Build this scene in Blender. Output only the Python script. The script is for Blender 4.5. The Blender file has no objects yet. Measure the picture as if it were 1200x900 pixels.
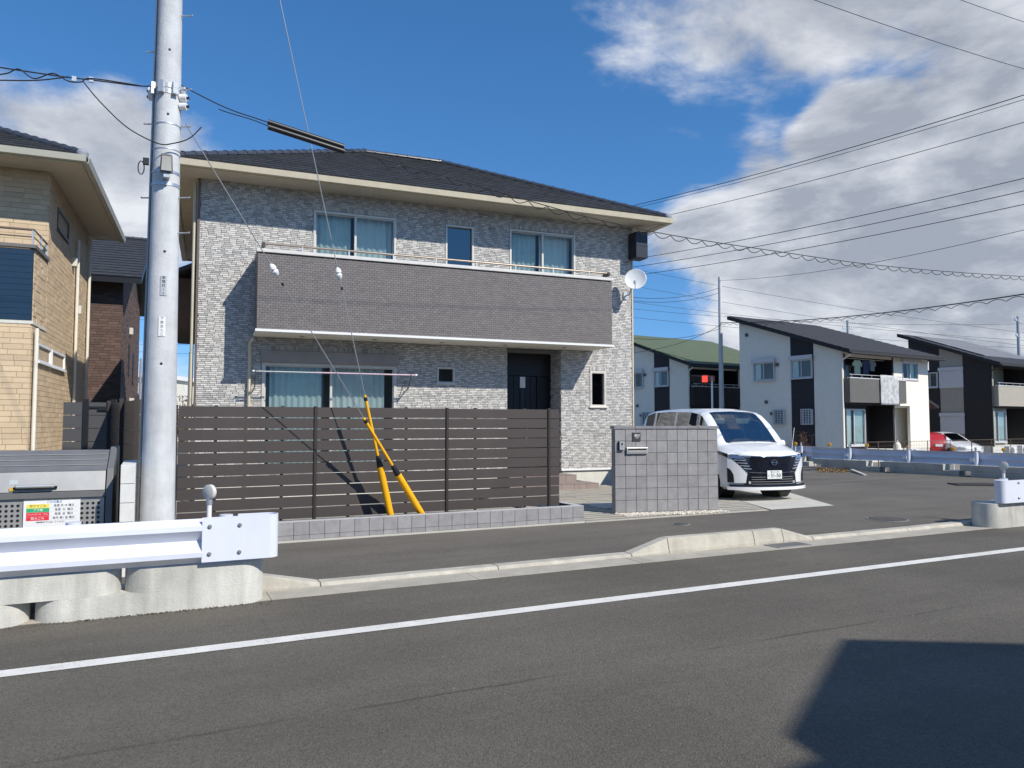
import bpy, bmesh, math, random
from mathutils import Vector, Matrix
random.seed(7)
scene = bpy.context.scene
COL = scene.collection
R = math.radians
# ------------------------------------------------------------------ camera
F, CAMH, HZ = 870.0, 1.56, 497.0           # focal length and horizon in photo pixels (1200 x 900)
PITCH = math.atan((HZ - 450) / F); YAW = R(64.1)
cd = bpy.data.cameras.new('camera'); cam = bpy.data.objects.new('camera', cd); COL.objects.link(cam)
cd.sensor_width = 36; cd.lens = 36 * F / 1200; cd.clip_start = 0.05; cd.clip_end = 3000
cam.location = (0, 0, CAMH); cam.rotation_euler = (R(90) + PITCH, 0, YAW - R(90))
scene.camera = cam
FW = Vector((math.cos(YAW) * math.cos(PITCH), math.sin(YAW) * math.cos(PITCH), math.sin(PITCH)))
RT = Vector((math.sin(YAW), -math.cos(YAW), 0)); UP = RT.cross(FW)
CP = Vector((0, 0, CAMH))
def ray(x, y): return FW * F + RT * (x - 600) - UP * (y - 450)
def gp(x, y, z=0):                          # photo pixel -> point on the ground
    d = ray(x, y); return CP + d * ((z - CAMH) / d.z)
def vp(x, y, p, ang=0):                     # photo pixel -> point on an upright plane
    a = R(ang); n = Vector((-math.sin(a), math.cos(a), 0)); d = ray(x, y)
    return CP + d * ((Vector(p) - CP).dot(n) / d.dot(n))
def at(x, depth, y=HZ):                     # photo pixel at a known distance
    d = ray(x, y); return CP + d * (depth / d.dot(FW))
# ------------------------------------------------------------------ light
SUN_EL, SUN_AZ = 40.0, -63.5                # azimuth measured from +X
sd = bpy.data.lights.new('sun', 'SUN'); sun = bpy.data.objects.new('sun', sd); COL.objects.link(sun)
sd.energy = 5.0; sd.angle = R(0.53); sd.color = (1.0, 0.95, 0.865)
tosun = Vector((math.cos(R(SUN_AZ)) * math.cos(R(SUN_EL)), math.sin(R(SUN_AZ)) * math.cos(R(SUN_EL)), math.sin(R(SUN_EL))))
sun.rotation_euler = tosun.to_track_quat('Z', 'Y').to_euler(); sun.location = (10, -20, 30)
world = bpy.data.worlds.new('World'); scene.world = world; world.use_nodes = True
wt = world.node_tree; wt.nodes.clear()
def wn(t, **k):
    n = wt.nodes.new(t)
    for a, b in k.items(): setattr(n, a, b)
    return n
def wl(a, b): wt.links.new(a, b)
def wmath(op, a, b=None, c=None, clamp=False):
    n = wn('ShaderNodeMath', operation=op, use_clamp=clamp)
    for i, v in enumerate((a, b, c)):
        if v is None: continue
        if isinstance(v, (int, float)): n.inputs[i].default_value = v
        else: wl(v, n.inputs[i])
    return n.outputs[0]
STR = 0.1
sky = wn('ShaderNodeTexSky', sky_type='NISHITA', sun_disc=False)
sky.sun_elevation = R(SUN_EL); sky.sun_rotation = R(90 - SUN_AZ); sky.air_density = 1.0; sky.dust_density = 0.0; sky.ozone_density = 4.0; sky.altitude = 100
hsv = wn('ShaderNodeHueSaturation'); hsv.inputs['Saturation'].default_value = 1.22; hsv.inputs['Value'].default_value = 1.68
wl(sky.outputs[0], hsv.inputs['Color'])
tc = wn('ShaderNodeTexCoord'); D = tc.outputs['Generated']
sep = wn('ShaderNodeSeparateXYZ'); wl(D, sep.inputs[0])
skv = wn('ShaderNodeCombineXYZ'); wl(sep.outputs[0], skv.inputs[0]); wl(sep.outputs[1], skv.inputs[1]); wl(wmath('ADD', wmath('MULTIPLY', wmath('MAXIMUM', sep.outputs[2], 0.0), 0.92), 0.13), skv.inputs[2])
skn = wn('ShaderNodeVectorMath', operation='NORMALIZE'); wl(skv.outputs[0], skn.inputs[0]); wl(skn.outputs[0], sky.inputs[0])
zz = wmath('MAXIMUM', sep.outputs[2], 0.0)
den = wmath('ADD', zz, 0.40)
cmb = wn('ShaderNodeCombineXYZ'); wl(wmath('DIVIDE', sep.outputs[0], den), cmb.inputs[0]); wl(wmath('DIVIDE', sep.outputs[1], den), cmb.inputs[1])
wl(wmath('MULTIPLY', zz, 2.2), cmb.inputs[2])
def wnoise(scale, detail, rough, off, dist=0.0):
    m = wn('ShaderNodeMapping'); m.inputs['Location'].default_value = off; wl(cmb.outputs[0], m.inputs['Vector'])
    n = wn('ShaderNodeTexNoise'); n.inputs['Scale'].default_value = scale; n.inputs['Detail'].default_value = detail; n.inputs['Roughness'].default_value = rough
    n.inputs['Distortion'].default_value = dist; wl(m.outputs[0], n.inputs['Vector']); return n.outputs[0]
n1 = wnoise(1.9, 10, 0.60, (3.1, 1.7, 0.4), 0.35)
n1s = wnoise(1.9, 10, 0.60, (3.1 + 0.05, 1.7 - 0.08, 0.4 + .08), 0.35)
n2 = wnoise(7.5, 8, 0.62, (7.3, 2.2, 1.1), 0.3)
# the cloud banks of the day: (pixel x, pixel y, angular half-width in degrees, weight)
banks = [(1130, 5, 8, .15), (980, 20, 8, .13), (830, 45, 7, .17), (740, 65, 6, .13), (650, 85, 5, .10), (900, 80, 5, .10), (1050, 70, 6, .10), (1190, 75, 5, .10), (1130, 245, 6.5, .30), (1190, 200, 6, .26), (960, 300, 7, .26), (1060, 330, 8, .26), (850, 240, 4.0, .22), (930, 250, 4.5, .18), (1010, 250, 5, .22), (900, 350, 5, .16), (985, 148, 2.0, .36), (1030, 128, 1.6, .30), (945, 162, 1.2, .2), (680, 212, 1.6, .20), (1180, 350, 7, .22), (790, 255, 3.5, .16), (820, 290, 3.5, .16),
         (40, 150, 6, .26), (150, 190, 5, .26), (215, 180, 5.0, .26), (265, 180, 3, .20), (90, 230, 6, .22),
         (480, 90, 12, -.30), (230, 40, 9, -.26), (640, 190, 7, -.24), (780, 170, 4.5, -.26), (890, 155, 4.0, -.26), (980, 150, 3.6, -.22), (1080, 140, 3.4, -.22), (1160, 125, 2.6, -.14), (790, 350, 2.6, -.24), (100, 30, 8, -.24)]
bias = None
for (bx_, by_, hw, w) in banks:
    dv = ray(bx_, by_).normalized()
    dn = wn('ShaderNodeVectorMath', operation='DOT_PRODUCT'); wl(D, dn.inputs[0]); dn.inputs[1].default_value = dv
    mr = wn('ShaderNodeMapRange', interpolation_type='SMOOTHSTEP'); mr.inputs['From Min'].default_value = math.cos(R(hw * 1.6)); mr.inputs['From Max'].default_value = math.cos(R(hw * 0.1))
    mr.inputs['To Min'].default_value = 0; mr.inputs['To Max'].default_value = w; wl(dn.outputs['Value'], mr.inputs['Value'])
    bias = mr.outputs[0] if bias is None else wmath('ADD', bias, mr.outputs[0])
nn = wmath('ADD', wmath('MULTIPLY', n1, 0.72), wmath('MULTIPLY', n2, 0.28))
dens = wmath('ADD', wmath('MULTIPLY', wmath('SUBTRACT', nn, 0.5), 1.7), bias)
mask = wn('ShaderNodeMapRange', interpolation_type='SMOOTHSTEP'); mask.inputs['From Min'].default_value = -0.03; mask.inputs['From Max'].default_value = 0.32; wl(dens, mask.inputs['Value'])
lit = wmath('MULTIPLY', wmath('SUBTRACT', n1, n1s), 3.2)
shade_n = wnoise(2.0, 9, 0.62, (1.3, 5.2, 2.4), 0.4)
shv = wmath('ADD', wmath('ADD', wmath('MULTIPLY', wmath('SUBTRACT', shade_n, 0.5), 1.3), lit), wmath('SUBTRACT', 0.62, wmath('MULTIPLY', dens, 0.45)))
ramp = wn('ShaderNodeValToRGB'); wl(shv, ramp.inputs[0])
ramp.color_ramp.elements[0].position = 0.10; ramp.color_ramp.elements[0].color = (0.38, 0.415, 0.485, 1)
ramp.color_ramp.elements[1].position = 0.85; ramp.color_ramp.elements[1].color = (0.86, 0.88, 0.92, 1)
el = ramp.color_ramp.elements.new(0.45); el.color = (0.58, 0.61, 0.67, 1)
csc = wn('ShaderNodeVectorMath', operation='SCALE'); wl(ramp.outputs[0], csc.inputs[0]); csc.inputs['Scale'].default_value = 1.0 / STR
mx = wn('ShaderNodeMix', data_type='RGBA'); wl(wmath('MULTIPLY', mask.outputs[0], 0.95), mx.inputs['Factor']); wl(hsv.outputs[0], mx.inputs['A']); wl(csc.outputs[0], mx.inputs['B'])
bg = wn('ShaderNodeBackground'); bg.inputs['Strength'].default_value = STR; wl(mx.outputs['Result'], bg.inputs['Color'])
wo = wn('ShaderNodeOutputWorld'); wl(bg.outputs[0], wo.inputs[0])
scene.view_settings.view_transform = 'Standard'; scene.view_settings.look = 'None'; scene.view_settings.exposure = 0.0; scene.view_settings.gamma = 1.0
scene.view_settings.use_curve_mapping = False
scene.render.engine = 'CYCLES'; scene.cycles.max_bounces = 8; scene.cycles.transparent_max_bounces = 16
try: scene.cycles.use_denoising = True
except Exception: pass
# ------------------------------------------------------------------ materials
MATS = {}
def mat(name, rgb=(.5, .5, .5), rough=.6, var=.12, scale=3.0, bump=0.0, bscale=60.0, metal=0.0, spec=.5, attr=False, fine=0.0, streak=0.0, emit=None, coat=0.0):
    if name in MATS: return MATS[name]
    m = bpy.data.materials.new(name); MATS[name] = m; m.use_nodes = True
    t = m.node_tree; b = t.nodes['Principled BSDF']
    b.inputs['Roughness'].default_value = rough; b.inputs['Metallic'].default_value = metal; b.inputs['Specular IOR Level'].default_value = spec
    if coat: b.inputs['Coat Weight'].default_value = coat; b.inputs['Coat Roughness'].default_value = .05
    tcn = t.nodes.new('ShaderNodeTexCoord'); vec = tcn.outputs['Object']
    cur = None
    base = t.nodes.new('ShaderNodeRGB'); base.outputs[0].default_value = (*rgb, 1); cur = base.outputs[0]
    def mul(a, bsock):
        x = t.nodes.new('ShaderNodeMix'); x.data_type = 'RGBA'; x.blend_type = 'MULTIPLY'; x.inputs['Factor'].default_value = 1
        t.links.new(a, x.inputs['A']); t.links.new(bsock, x.inputs['B']); return x.outputs['Result']
    if attr:
        a = t.nodes.new('ShaderNodeVertexColor'); a.layer_name = 'Col'; cur = mul(cur, a.outputs[0])
    def noise(sc, det, lo, hi, map_scale=None):
        n = t.nodes.new('ShaderNodeTexNoise'); n.inputs['Scale'].default_value = sc; n.inputs['Detail'].default_value = det; n.inputs['Roughness'].default_value = .6
        v = vec
        if map_scale:
            mp = t.nodes.new('ShaderNodeMapping'); mp.inputs['Scale'].default_value = map_scale; t.links.new(vec, mp.inputs['Vector']); v = mp.outputs[0]
        t.links.new(v, n.inputs['Vector'])
        r = t.nodes.new('ShaderNodeMapRange'); r.inputs['From Min'].default_value = .3; r.inputs['From Max'].default_value = .7
        r.inputs['To Min'].default_value = lo; r.inputs['To Max'].default_value = hi; t.links.new(n.outputs[0], r.inputs['Value']); return r.outputs[0]
    if var: cur = mul(cur, noise(scale, 6, 1 - var, 1 + var))
    if fine: cur = mul(cur, noise(scale * 60, 3, 1 - fine, 1 + fine))
    if streak: cur = mul(cur, noise(6, 5, 1 - streak, 1 + streak * .3, (1, 1, .12)))
    t.links.new(cur, b.inputs['Base Color'])
    if bump:
        n = t.nodes.new('ShaderNodeTexNoise'); n.inputs['Scale'].default_value = bscale; n.inputs['Detail'].default_value = 4; t.links.new(vec, n.inputs['Vector'])
        bp = t.nodes.new('ShaderNodeBump'); bp.inputs['Strength'].default_value = bump; bp.inputs['Distance'].default_value = .01
        t.links.new(n.outputs[0], bp.inputs['Height']); t.links.new(bp.outputs[0], b.inputs['Normal'])
    if emit: b.inputs['Emission Color'].default_value = (*emit[:3], 1); b.inputs['Emission Strength'].default_value = emit[3]
    return m
def glass(name, tint, refl=1.0, rough=.0, darkmix=0.0):
    m = bpy.data.materials.new(name); MATS[name] = m; m.use_nodes = True; t = m.node_tree; t.nodes.clear()
    tr = t.nodes.new('ShaderNodeBsdfTransparent'); tr.inputs[0].default_value = (*tint, 1)
    gl = t.nodes.new('ShaderNodeBsdfGlossy'); gl.inputs['Roughness'].default_value = rough; gl.inputs['Color'].default_value = (.95, .97, 1, 1)
    lw = t.nodes.new('ShaderNodeFresnel'); lw.inputs['IOR'].default_value = 1.6
    ml = t.nodes.new('ShaderNodeMath'); ml.operation = 'MULTIPLY'; ml.inputs[1].default_value = refl; ml.use_clamp = True; t.links.new(lw.outputs[0], ml.inputs[0])
    mx = t.nodes.new('ShaderNodeMixShader'); t.links.new(ml.outputs[0], mx.inputs[0]); t.links.new(tr.outputs[0], mx.inputs[1]); t.links.new(gl.outputs[0], mx.inputs[2])
    o = t.nodes.new('ShaderNodeOutputMaterial'); t.links.new(mx.outputs[0], o.inputs[0]); return m
def asphalt(name, lo, hi, crack=True, seam=None):
    m = bpy.data.materials.new(name); MATS[name] = m; m.use_nodes = True; t = m.node_tree; b = t.nodes['Principled BSDF']; b.inputs['Roughness'].default_value = .86; b.inputs['Specular IOR Level'].default_value = .3
    tcn = t.nodes.new('ShaderNodeTexCoord'); vec = tcn.outputs['Object']
    def noise(sc, det, rough=.6, ms=None):
        v = vec
        if ms:
            mp = t.nodes.new('ShaderNodeMapping'); mp.inputs['Scale'].default_value = ms; t.links.new(vec, mp.inputs['Vector']); v = mp.outputs[0]
        n = t.nodes.new('ShaderNodeTexNoise'); n.inputs['Scale'].default_value = sc; n.inputs['Detail'].default_value = det; n.inputs['Roughness'].default_value = rough
        t.links.new(v, n.inputs['Vector']); return n.outputs[0]
    def rng(s, a, c, lo_, hi_):
        r = t.nodes.new('ShaderNodeMapRange'); r.inputs['From Min'].default_value = a; r.inputs['From Max'].default_value = c; r.inputs['To Min'].default_value = lo_; r.inputs['To Max'].default_value = hi_
        t.links.new(s, r.inputs['Value']); return r.outputs[0]
    def mth(op, a, c):
        n = t.nodes.new('ShaderNodeMath'); n.operation = op
        for i, v in enumerate((a, c)):
            if isinstance(v, (int, float)): n.inputs[i].default_value = v
            else: t.links.new(v, n.inputs[i])
        return n.outputs[0]
    big = rng(noise(.5, 6), .3, .7, .82, 1.13)
    band = rng(noise(1.1, 6, .65, (.15, 1.3, 1)), .3, .7, .86, 1.11)
    vo = t.nodes.new('ShaderNodeTexVoronoi'); vo.inputs['Scale'].default_value = 115; t.links.new(vec, vo.inputs['Vector'])
    grain = rng(vo.outputs['Color'], 0, 1, .66, 1.34)
    speck = mth('MULTIPLY', rng(noise(24, 2), .72, .77, 1.0, 2.0), rng(noise(1.7, 7, .7), .62, .72, 1.0, .80))
    f = mth('MULTIPLY', mth('MULTIPLY', big, band), mth('MULTIPLY', grain, speck))
    if seam:
        sp = t.nodes.new('ShaderNodeSeparateXYZ'); t.links.new(vec, sp.inputs[0])
        wob = mth('MULTIPLY', mth('SUBTRACT', noise(1.2, 8, .7, (.6, 0, 0)), .5), .16)
        dd = mth('ABSOLUTE', mth('SUBTRACT', mth('ADD', sp.outputs[1], wob), seam), 0)
        pt = rng(noise(.8, 4), .42, .56, .0, 1)
        f = mth('MULTIPLY', f, mth('SUBTRACT', 1.0, mth('MULTIPLY', pt, rng(dd, .004, .022, .38, 0))))
    if crack:
        ns = t.nodes.new('ShaderNodeTexNoise'); ns.inputs['Scale'].default_value = .8; ns.inputs['Detail'].default_value = 8; ns.inputs['Roughness'].default_value = .68
        t.links.new(vec, ns.inputs['Vector'])
        d = mth('ABSOLUTE', mth('SUBTRACT', ns.outputs[0], .5), 0)
        where = rng(noise(.23, 2), .56, .64, 0, 1)
        f = mth('MULTIPLY', f, mth('SUBTRACT', 1.0, mth('MULTIPLY', where, rng(d, .0, .0035, .45, 0))))
    cr = t.nodes.new('ShaderNodeMix'); cr.data_type = 'RGBA'; cr.blend_type = 'MULTIPLY'; cr.inputs['Factor'].default_value = 1; cr.inputs['A'].default_value = (*lo, 1)
    t.links.new(f, cr.inputs['B']); t.links.new(cr.outputs['Result'], b.inputs['Base Color'])
    bp = t.nodes.new('ShaderNodeBump'); bp.inputs['Strength'].default_value = .55; bp.inputs['Distance'].default_value = .006
    t.links.new(vo.outputs['Distance'], bp.inputs['Height']); t.links.new(bp.outputs[0], b.inputs['Normal']); return m
M_road = asphalt('road_asphalt', (.126, .112, .091), None, True, 4.12)
M_walk = asphalt('walk_asphalt', (.142, .127, .106), None)
M_brick = mat('siding_stone', (1, 1, 1), .85, .06, 8, .25, 90, attr=True)
M_siding_back = mat('siding_joint', (.17, .165, .155), .9, .1, 10)
M_balc = mat('balcony_tile', (1, 1, 1), .8, .05, 8, .2, 90, attr=True)
M_balc_back = mat('balcony_joint', (.125, .107, .107), .9)
M_roof = mat('roof_tile', (.046, .047, .050), .5, .18, 4, .1, 60)
M_ridge = mat('ridge_tile', (.045, .049, .062), .35, .12, 6)
M_trim = mat('beige_trim', (.60, .53, .39), .5, .05, 3, streak=.08)
M_soffit = mat('soffit', (.56, .50, .39), .8, .05)
M_cream = mat('cream_plaster', (.70, .67, .58), .85, .05, 6, .15, 120)
M_found = mat('foundation', (.66, .64, .57), .9, .06, 5, .1, 80, streak=.1)
M_white = mat('white_paint', (.78, .78, .77), .4, .03)
M_frame = mat('window_frame', (.62, .58, .52), .4, .04, metal=.2)
M_frame2 = mat('dark_frame', (.12, .11, .11), .4, .04)
M_grey = mat('grey_metal', (.33, .33, .33), .4, .06, 6, metal=.5)
M_alu = mat('aluminium', (.62, .62, .60), .35, .05, 6, metal=.6)
M_steel = mat('galvanised', (.52, .54, .56), .4, .12, 20, metal=.7)
M_black = mat('black_plastic', (.012, .012, .014), .4, .1)
M_door = mat('door_dark', (.007, .008, .011), .35, .1, 8)
M_fence = mat('fence_board', (.056, .045, .041), .55, .09, 2.5, .05, 60)
M_fpost = mat('fence_post', (.030, .023, .022), .5, .06)
M_tile = mat('block_tile', (1, 1, 1), .75, .15, 7, .2, 90, attr=True)
M_joint = mat('joint_dark', (.05, .05, .055), .9)
M_conc = mat('concrete', (.47, .445, .385), .9, .16, 2.2, .3, 70, fine=.08, streak=.12)
M_kerb = mat('kerb_concrete', (.46, .43, .36), .9, .20, 3, .35, 60, fine=.10, streak=.12)
M_gutter = mat('gutter_concrete', (.40, .365, .30), .9, .18, 2.5, .3, 70, fine=.09)
M_slab = mat('slab_concrete', (.50, .48, .42), .9, .12, 1.5, .2, 70, fine=.06)
M_pole = mat('pole_concrete', (.57, .58, .585), .8, .13, 5, .3, 45, fine=.09, streak=.16)
M_gr = mat('guardrail_paint', (.68, .71, .80), .35, .04, 2, streak=.04)
M_yel = mat('yellow_cover', (.86, .43, .008), .42, .05, 4)
M_wire = mat('wire', (.012, .012, .014), .6, 0)
M_gwire = mat('guy_wire', (.38, .38, .37), .4, 0, metal=.5)
M_porc = mat('porcelain', (.8, .8, .79), .2, .02)
M_steptile = mat('step_tile', (.27, .215, .19), .7, .12, 5, .1, 60)
M_curt = mat('curtain', (.64, .74, .72), .9, .08, 3)
M_curt2 = mat('curtain_lace', (.76, .82, .80), .9, .06, 3)
M_inner = mat('interior', (.20, .20, .19), .9)
M_tyre = mat('tyre', (.018, .018, .019), .8, .1)
M_carw = mat('car_white', (.80, .805, .80), .22, .01, spec=.5, coat=.8)
M_carr = mat('car_red', (.42, .012, .012), .25, .02, coat=.8)
M_gloss = mat('gloss_black', (.008, .009, .016), .12, 0, coat=.5)
M_chrome = mat('chrome', (.85, .86, .88), .12, 0, metal=1)
M_lamp = mat('lamp_lens', (.10, .14, .24), .08, 0, coat=1)
M_paint = mat('road_paint', (.70, .68, .62), .75, .12, 5, .1, 80, fine=.16)
M_gravel = mat('gravel_stone', (.72, .66, .56), .9, .1, 20)
M_dirt = mat('soil', (.055, .05, .038), .95, .3, 8, .5, 40)
M_grass = mat('turf', (.045, .085, .03), .9, .3, 6, .5, 60)
M_orange = mat('orange_reflector', (.95, .42, .02), .3, 0)
M_refl = mat('reflector_back', (.60, .58, .52), .4, .05)
M_leaf = mat('dry_leaf', (.32, .20, .09), .9, .3, 20)
G_win = glass('window_glass', (.88, .95, .93), .7)
G_dark = glass('tinted_glass', (.16, .20, .20), 1.2)
G_car = glass('windscreen_glass', (.34, .41, .38), .26)
G_carp = glass('privacy_glass', (.06, .075, .09), .28)
def worn_paint():
    # chipped road paint: the asphalt tone shows through where the paint has gone
    t = M_paint.node_tree; b = t.nodes['Principled BSDF']; src = b.inputs['Base Color'].links[0].from_socket; tcn = t.nodes.new('ShaderNodeTexCoord')
    n1_ = t.nodes.new('ShaderNodeTexNoise'); n1_.inputs['Scale'].default_value = 38; n1_.inputs['Detail'].default_value = 6; n1_.inputs['Roughness'].default_value = .7; t.links.new(tcn.outputs['Object'], n1_.inputs['Vector'])
    n2_ = t.nodes.new('ShaderNodeTexNoise'); n2_.inputs['Scale'].default_value = 1.6; n2_.inputs['Detail'].default_value = 4; t.links.new(tcn.outputs['Object'], n2_.inputs['Vector'])
    ad = t.nodes.new('ShaderNodeMath'); ad.operation = 'MULTIPLY_ADD'; t.links.new(n2_.outputs[0], ad.inputs[0]); ad.inputs[1].default_value = .35; t.links.new(n1_.outputs[0], ad.inputs[2])
    r = t.nodes.new('ShaderNodeMapRange'); r.inputs['From Min'].default_value = .78; r.inputs['From Max'].default_value = .84; r.inputs['To Min'].default_value = 0; r.inputs['To Max'].default_value = .8; t.links.new(ad.outputs[0], r.inputs['Value'])
    x = t.nodes.new('ShaderNodeMix'); x.data_type = 'RGBA'; t.links.new(r.outputs[0], x.inputs['Factor']); t.links.new(src, x.inputs['A']); x.inputs['B'].default_value = (.16, .15, .135, 1); t.links.new(x.outputs['Result'], b.inputs['Base Color'])
worn_paint()
# ------------------------------------------------------------------ mesh helpers
class MB:
    def __init__(s): s.v = []; s.f = []; s.c = []; s.col = None
    def add(s, vs, fs, col=None, M=None):
        o = len(s.v)
        s.v += [tuple(M @ Vector(p)) if M else tuple(p) for p in vs]
        for f in fs: s.f.append(tuple(i + o for i in f)); s.c.append(col)
        return s
    def box(s, x0, x1, y0, y1, z0, z1, col=None, M=None, back=True):
        vs = [(x0, y0, z0), (x1, y0, z0), (x1, y1, z0), (x0, y1, z0), (x0, y0, z1), (x1, y0, z1), (x1, y1, z1), (x0, y1, z1)]
        fs = [(0, 3, 2, 1), (4, 5, 6, 7), (0, 1, 5, 4), (1, 2, 6, 5), (3, 0, 4, 7)]
        if back: fs.append((2, 3, 7, 6))
        return s.add(vs, fs, col, M)
    def bar(s, a, b, w, h, up=(0, 0, 1)):
        a = Vector(a); b = Vector(b); d = (b - a).normalized(); u = Vector(up)
        if abs(d.dot(u)) > .98: u = Vector((0, 1, 0))
        x = d.cross(u).normalized(); u = x.cross(d)
        vs = [p + x * sx * w / 2 + u * su * h / 2 for p in (a, b) for sx, su in ((-1, -1), (1, -1), (1, 1), (-1, 1))]
        return s.add(vs, [(3, 2, 1, 0), (4, 5, 6, 7), (0, 1, 5, 4), (1, 2, 6, 5), (2, 3, 7, 6), (3, 0, 4, 7)])
    def prism(s, poly, z0, z1, M=None, col=None):      # poly in xy, CCW
        n = len(poly); vs = [(x, y, z0) for x, y in poly] + [(x, y, z1) for x, y in poly]
        fs = [tuple(range(n - 1, -1, -1)), tuple(range(n, 2 * n))] + [(i, (i + 1) % n, n + (i + 1) % n, n + i) for i in range(n)]
        return s.add(vs, fs, col, M)
    def xprism(s, poly, x0, x1, M=None):               # poly in yz
        n = len(poly); vs = [(x0, y, z) for y, z in poly] + [(x1, y, z) for y, z in poly]
        fs = [tuple(range(n - 1, -1, -1)), tuple(range(n, 2 * n))] + [(i, (i + 1) % n, n + (i + 1) % n, n + i) for i in range(n)]
        return s.add(vs, fs, None, M)
    def tube(s, pts, r, n=8, cap=True, r1=None):
        pts = [Vector(p) for p in pts]; L = len(pts); o = len(s.v); px = None
        for i, p in enumerate(pts):
            d = (pts[min(i + 1, L - 1)] - pts[max(i - 1, 0)]).normalized()
            if px is None: px = d.cross(Vector((0, 0, 1)) if abs(d.z) < .95 else Vector((0, 1, 0))).normalized()
            px = (px - d * px.dot(d)).normalized(); py = d.cross(px)
            rr = r if r1 is None else r + (r1 - r) * i / (L - 1)
            for k in range(n):
                a = 2 * math.pi * k / n; s.v.append(tuple(p + px * math.cos(a) * rr + py * math.sin(a) * rr))
        for i in range(L - 1):
            for k in range(n):
                a = o + i * n + k; b = o + i * n + (k + 1) % n; s.f.append((a, b, b + n, a + n)); s.c.append(None)
        if cap:
            s.f.append(tuple(o + k for k in range(n - 1, -1, -1))); s.c.append(None)
            s.f.append(tuple(o + (L - 1) * n + k for k in range(n))); s.c.append(None)
        return s
    def lathe(s, prof, n=20, M=None):                  # prof: (r, z)
        o = len(s.v); vs = []; fs = []
        for r, z in prof:
            for k in range(n):
                a = 2 * math.pi * k / n; vs.append((r * math.cos(a), r * math.sin(a), z))
        for i in range(len(prof) - 1):
            for k in range(n): fs.append((i * n + k, i * n + (k + 1) % n, (i + 1) * n + (k + 1) % n, (i + 1) * n + k))
        fs.append(tuple(range(n - 1, -1, -1))); fs.append(tuple((len(prof) - 1) * n + k for k in range(n)))
        return s.add(vs, fs, None, M)
    def mesh(s, name):
        me = bpy.data.meshes.new(name); me.from_pydata(s.v, [], s.f)
        if any(c is not None for c in s.c):
            at_ = me.color_attributes.new('Col', 'FLOAT_COLOR', 'CORNER'); vals = []
            for p, c in zip(me.polygons, s.c):
                c = c or (1, 1, 1)
                for _ in range(p.loop_total): vals += [c[0], c[1], c[2], 1]
            at_.data.foreach_set('color', vals)
        me.validate(); me.update(); return me
    def build(s, name, m, parent=None, smooth=False, bevel=0, kind=None, label=None):
        return obj(name, s.mesh(name), m, parent, smooth, bevel, kind, label)
def obj(name, me, m, parent=None, smooth=False, bevel=0, kind=None, label=None):
    o = bpy.data.objects.new(name, me); COL.objects.link(o)
    if m and not me.materials: me.materials.append(m)
    if parent: o.parent = parent
    if smooth:
        for p in me.polygons: p.use_smooth = True
        e = o.modifiers.new('split', 'EDGE_SPLIT'); e.split_angle = R(38)
    if bevel:
        b = o.modifiers.new('bevel', 'BEVEL'); b.width = bevel; b.segments = 2; b.limit_method = 'ANGLE'; b.angle_limit = R(40)
    if kind: o['kind'] = kind
    if label: o['label'] = label
    return o
def thing(name, label, cat, loc=(0, 0, 0), rz=0, group=None):
    o = bpy.data.objects.new(name, None); COL.objects.link(o); o.location = loc; o.rotation_euler = (0, 0, R(rz)); o.empty_display_size = .3
    o['label'] = label; o['category'] = cat
    if group: o['group'] = group
    return o
def tag(o, label, cat, group=None):
    o['label'] = label; o['category'] = cat
    if group: o['group'] = group
    return o
def struct(o, label=None):
    o['kind'] = 'structure'
    if label: o['label'] = label
    return o
def dup(o, parent=None):
    c = o.copy(); COL.objects.link(c)
    if parent: c.parent = parent
    for ch in o.children: dup(ch, c)
    return c
def text(body, size, name, m, parent, M, extr=.0015, sx=1.0, bold=0.0):
    cu = bpy.data.curves.new('txt', 'FONT'); cu.body = body; cu.size = size; cu.align_x = 'CENTER'; cu.align_y = 'CENTER'; cu.extrude = extr; cu.offset = bold
    to = bpy.data.objects.new('txt', cu); COL.objects.link(to)
    dg = bpy.context.evaluated_depsgraph_get(); dg.update()
    me = bpy.data.meshes.new_from_object(to.evaluated_get(dg)); bpy.data.objects.remove(to)
    me.transform(M @ Matrix.Diagonal((sx, 1, 1, 1))); me.materials.clear(); me.name = name
    return obj(name, me, m, parent)
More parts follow.
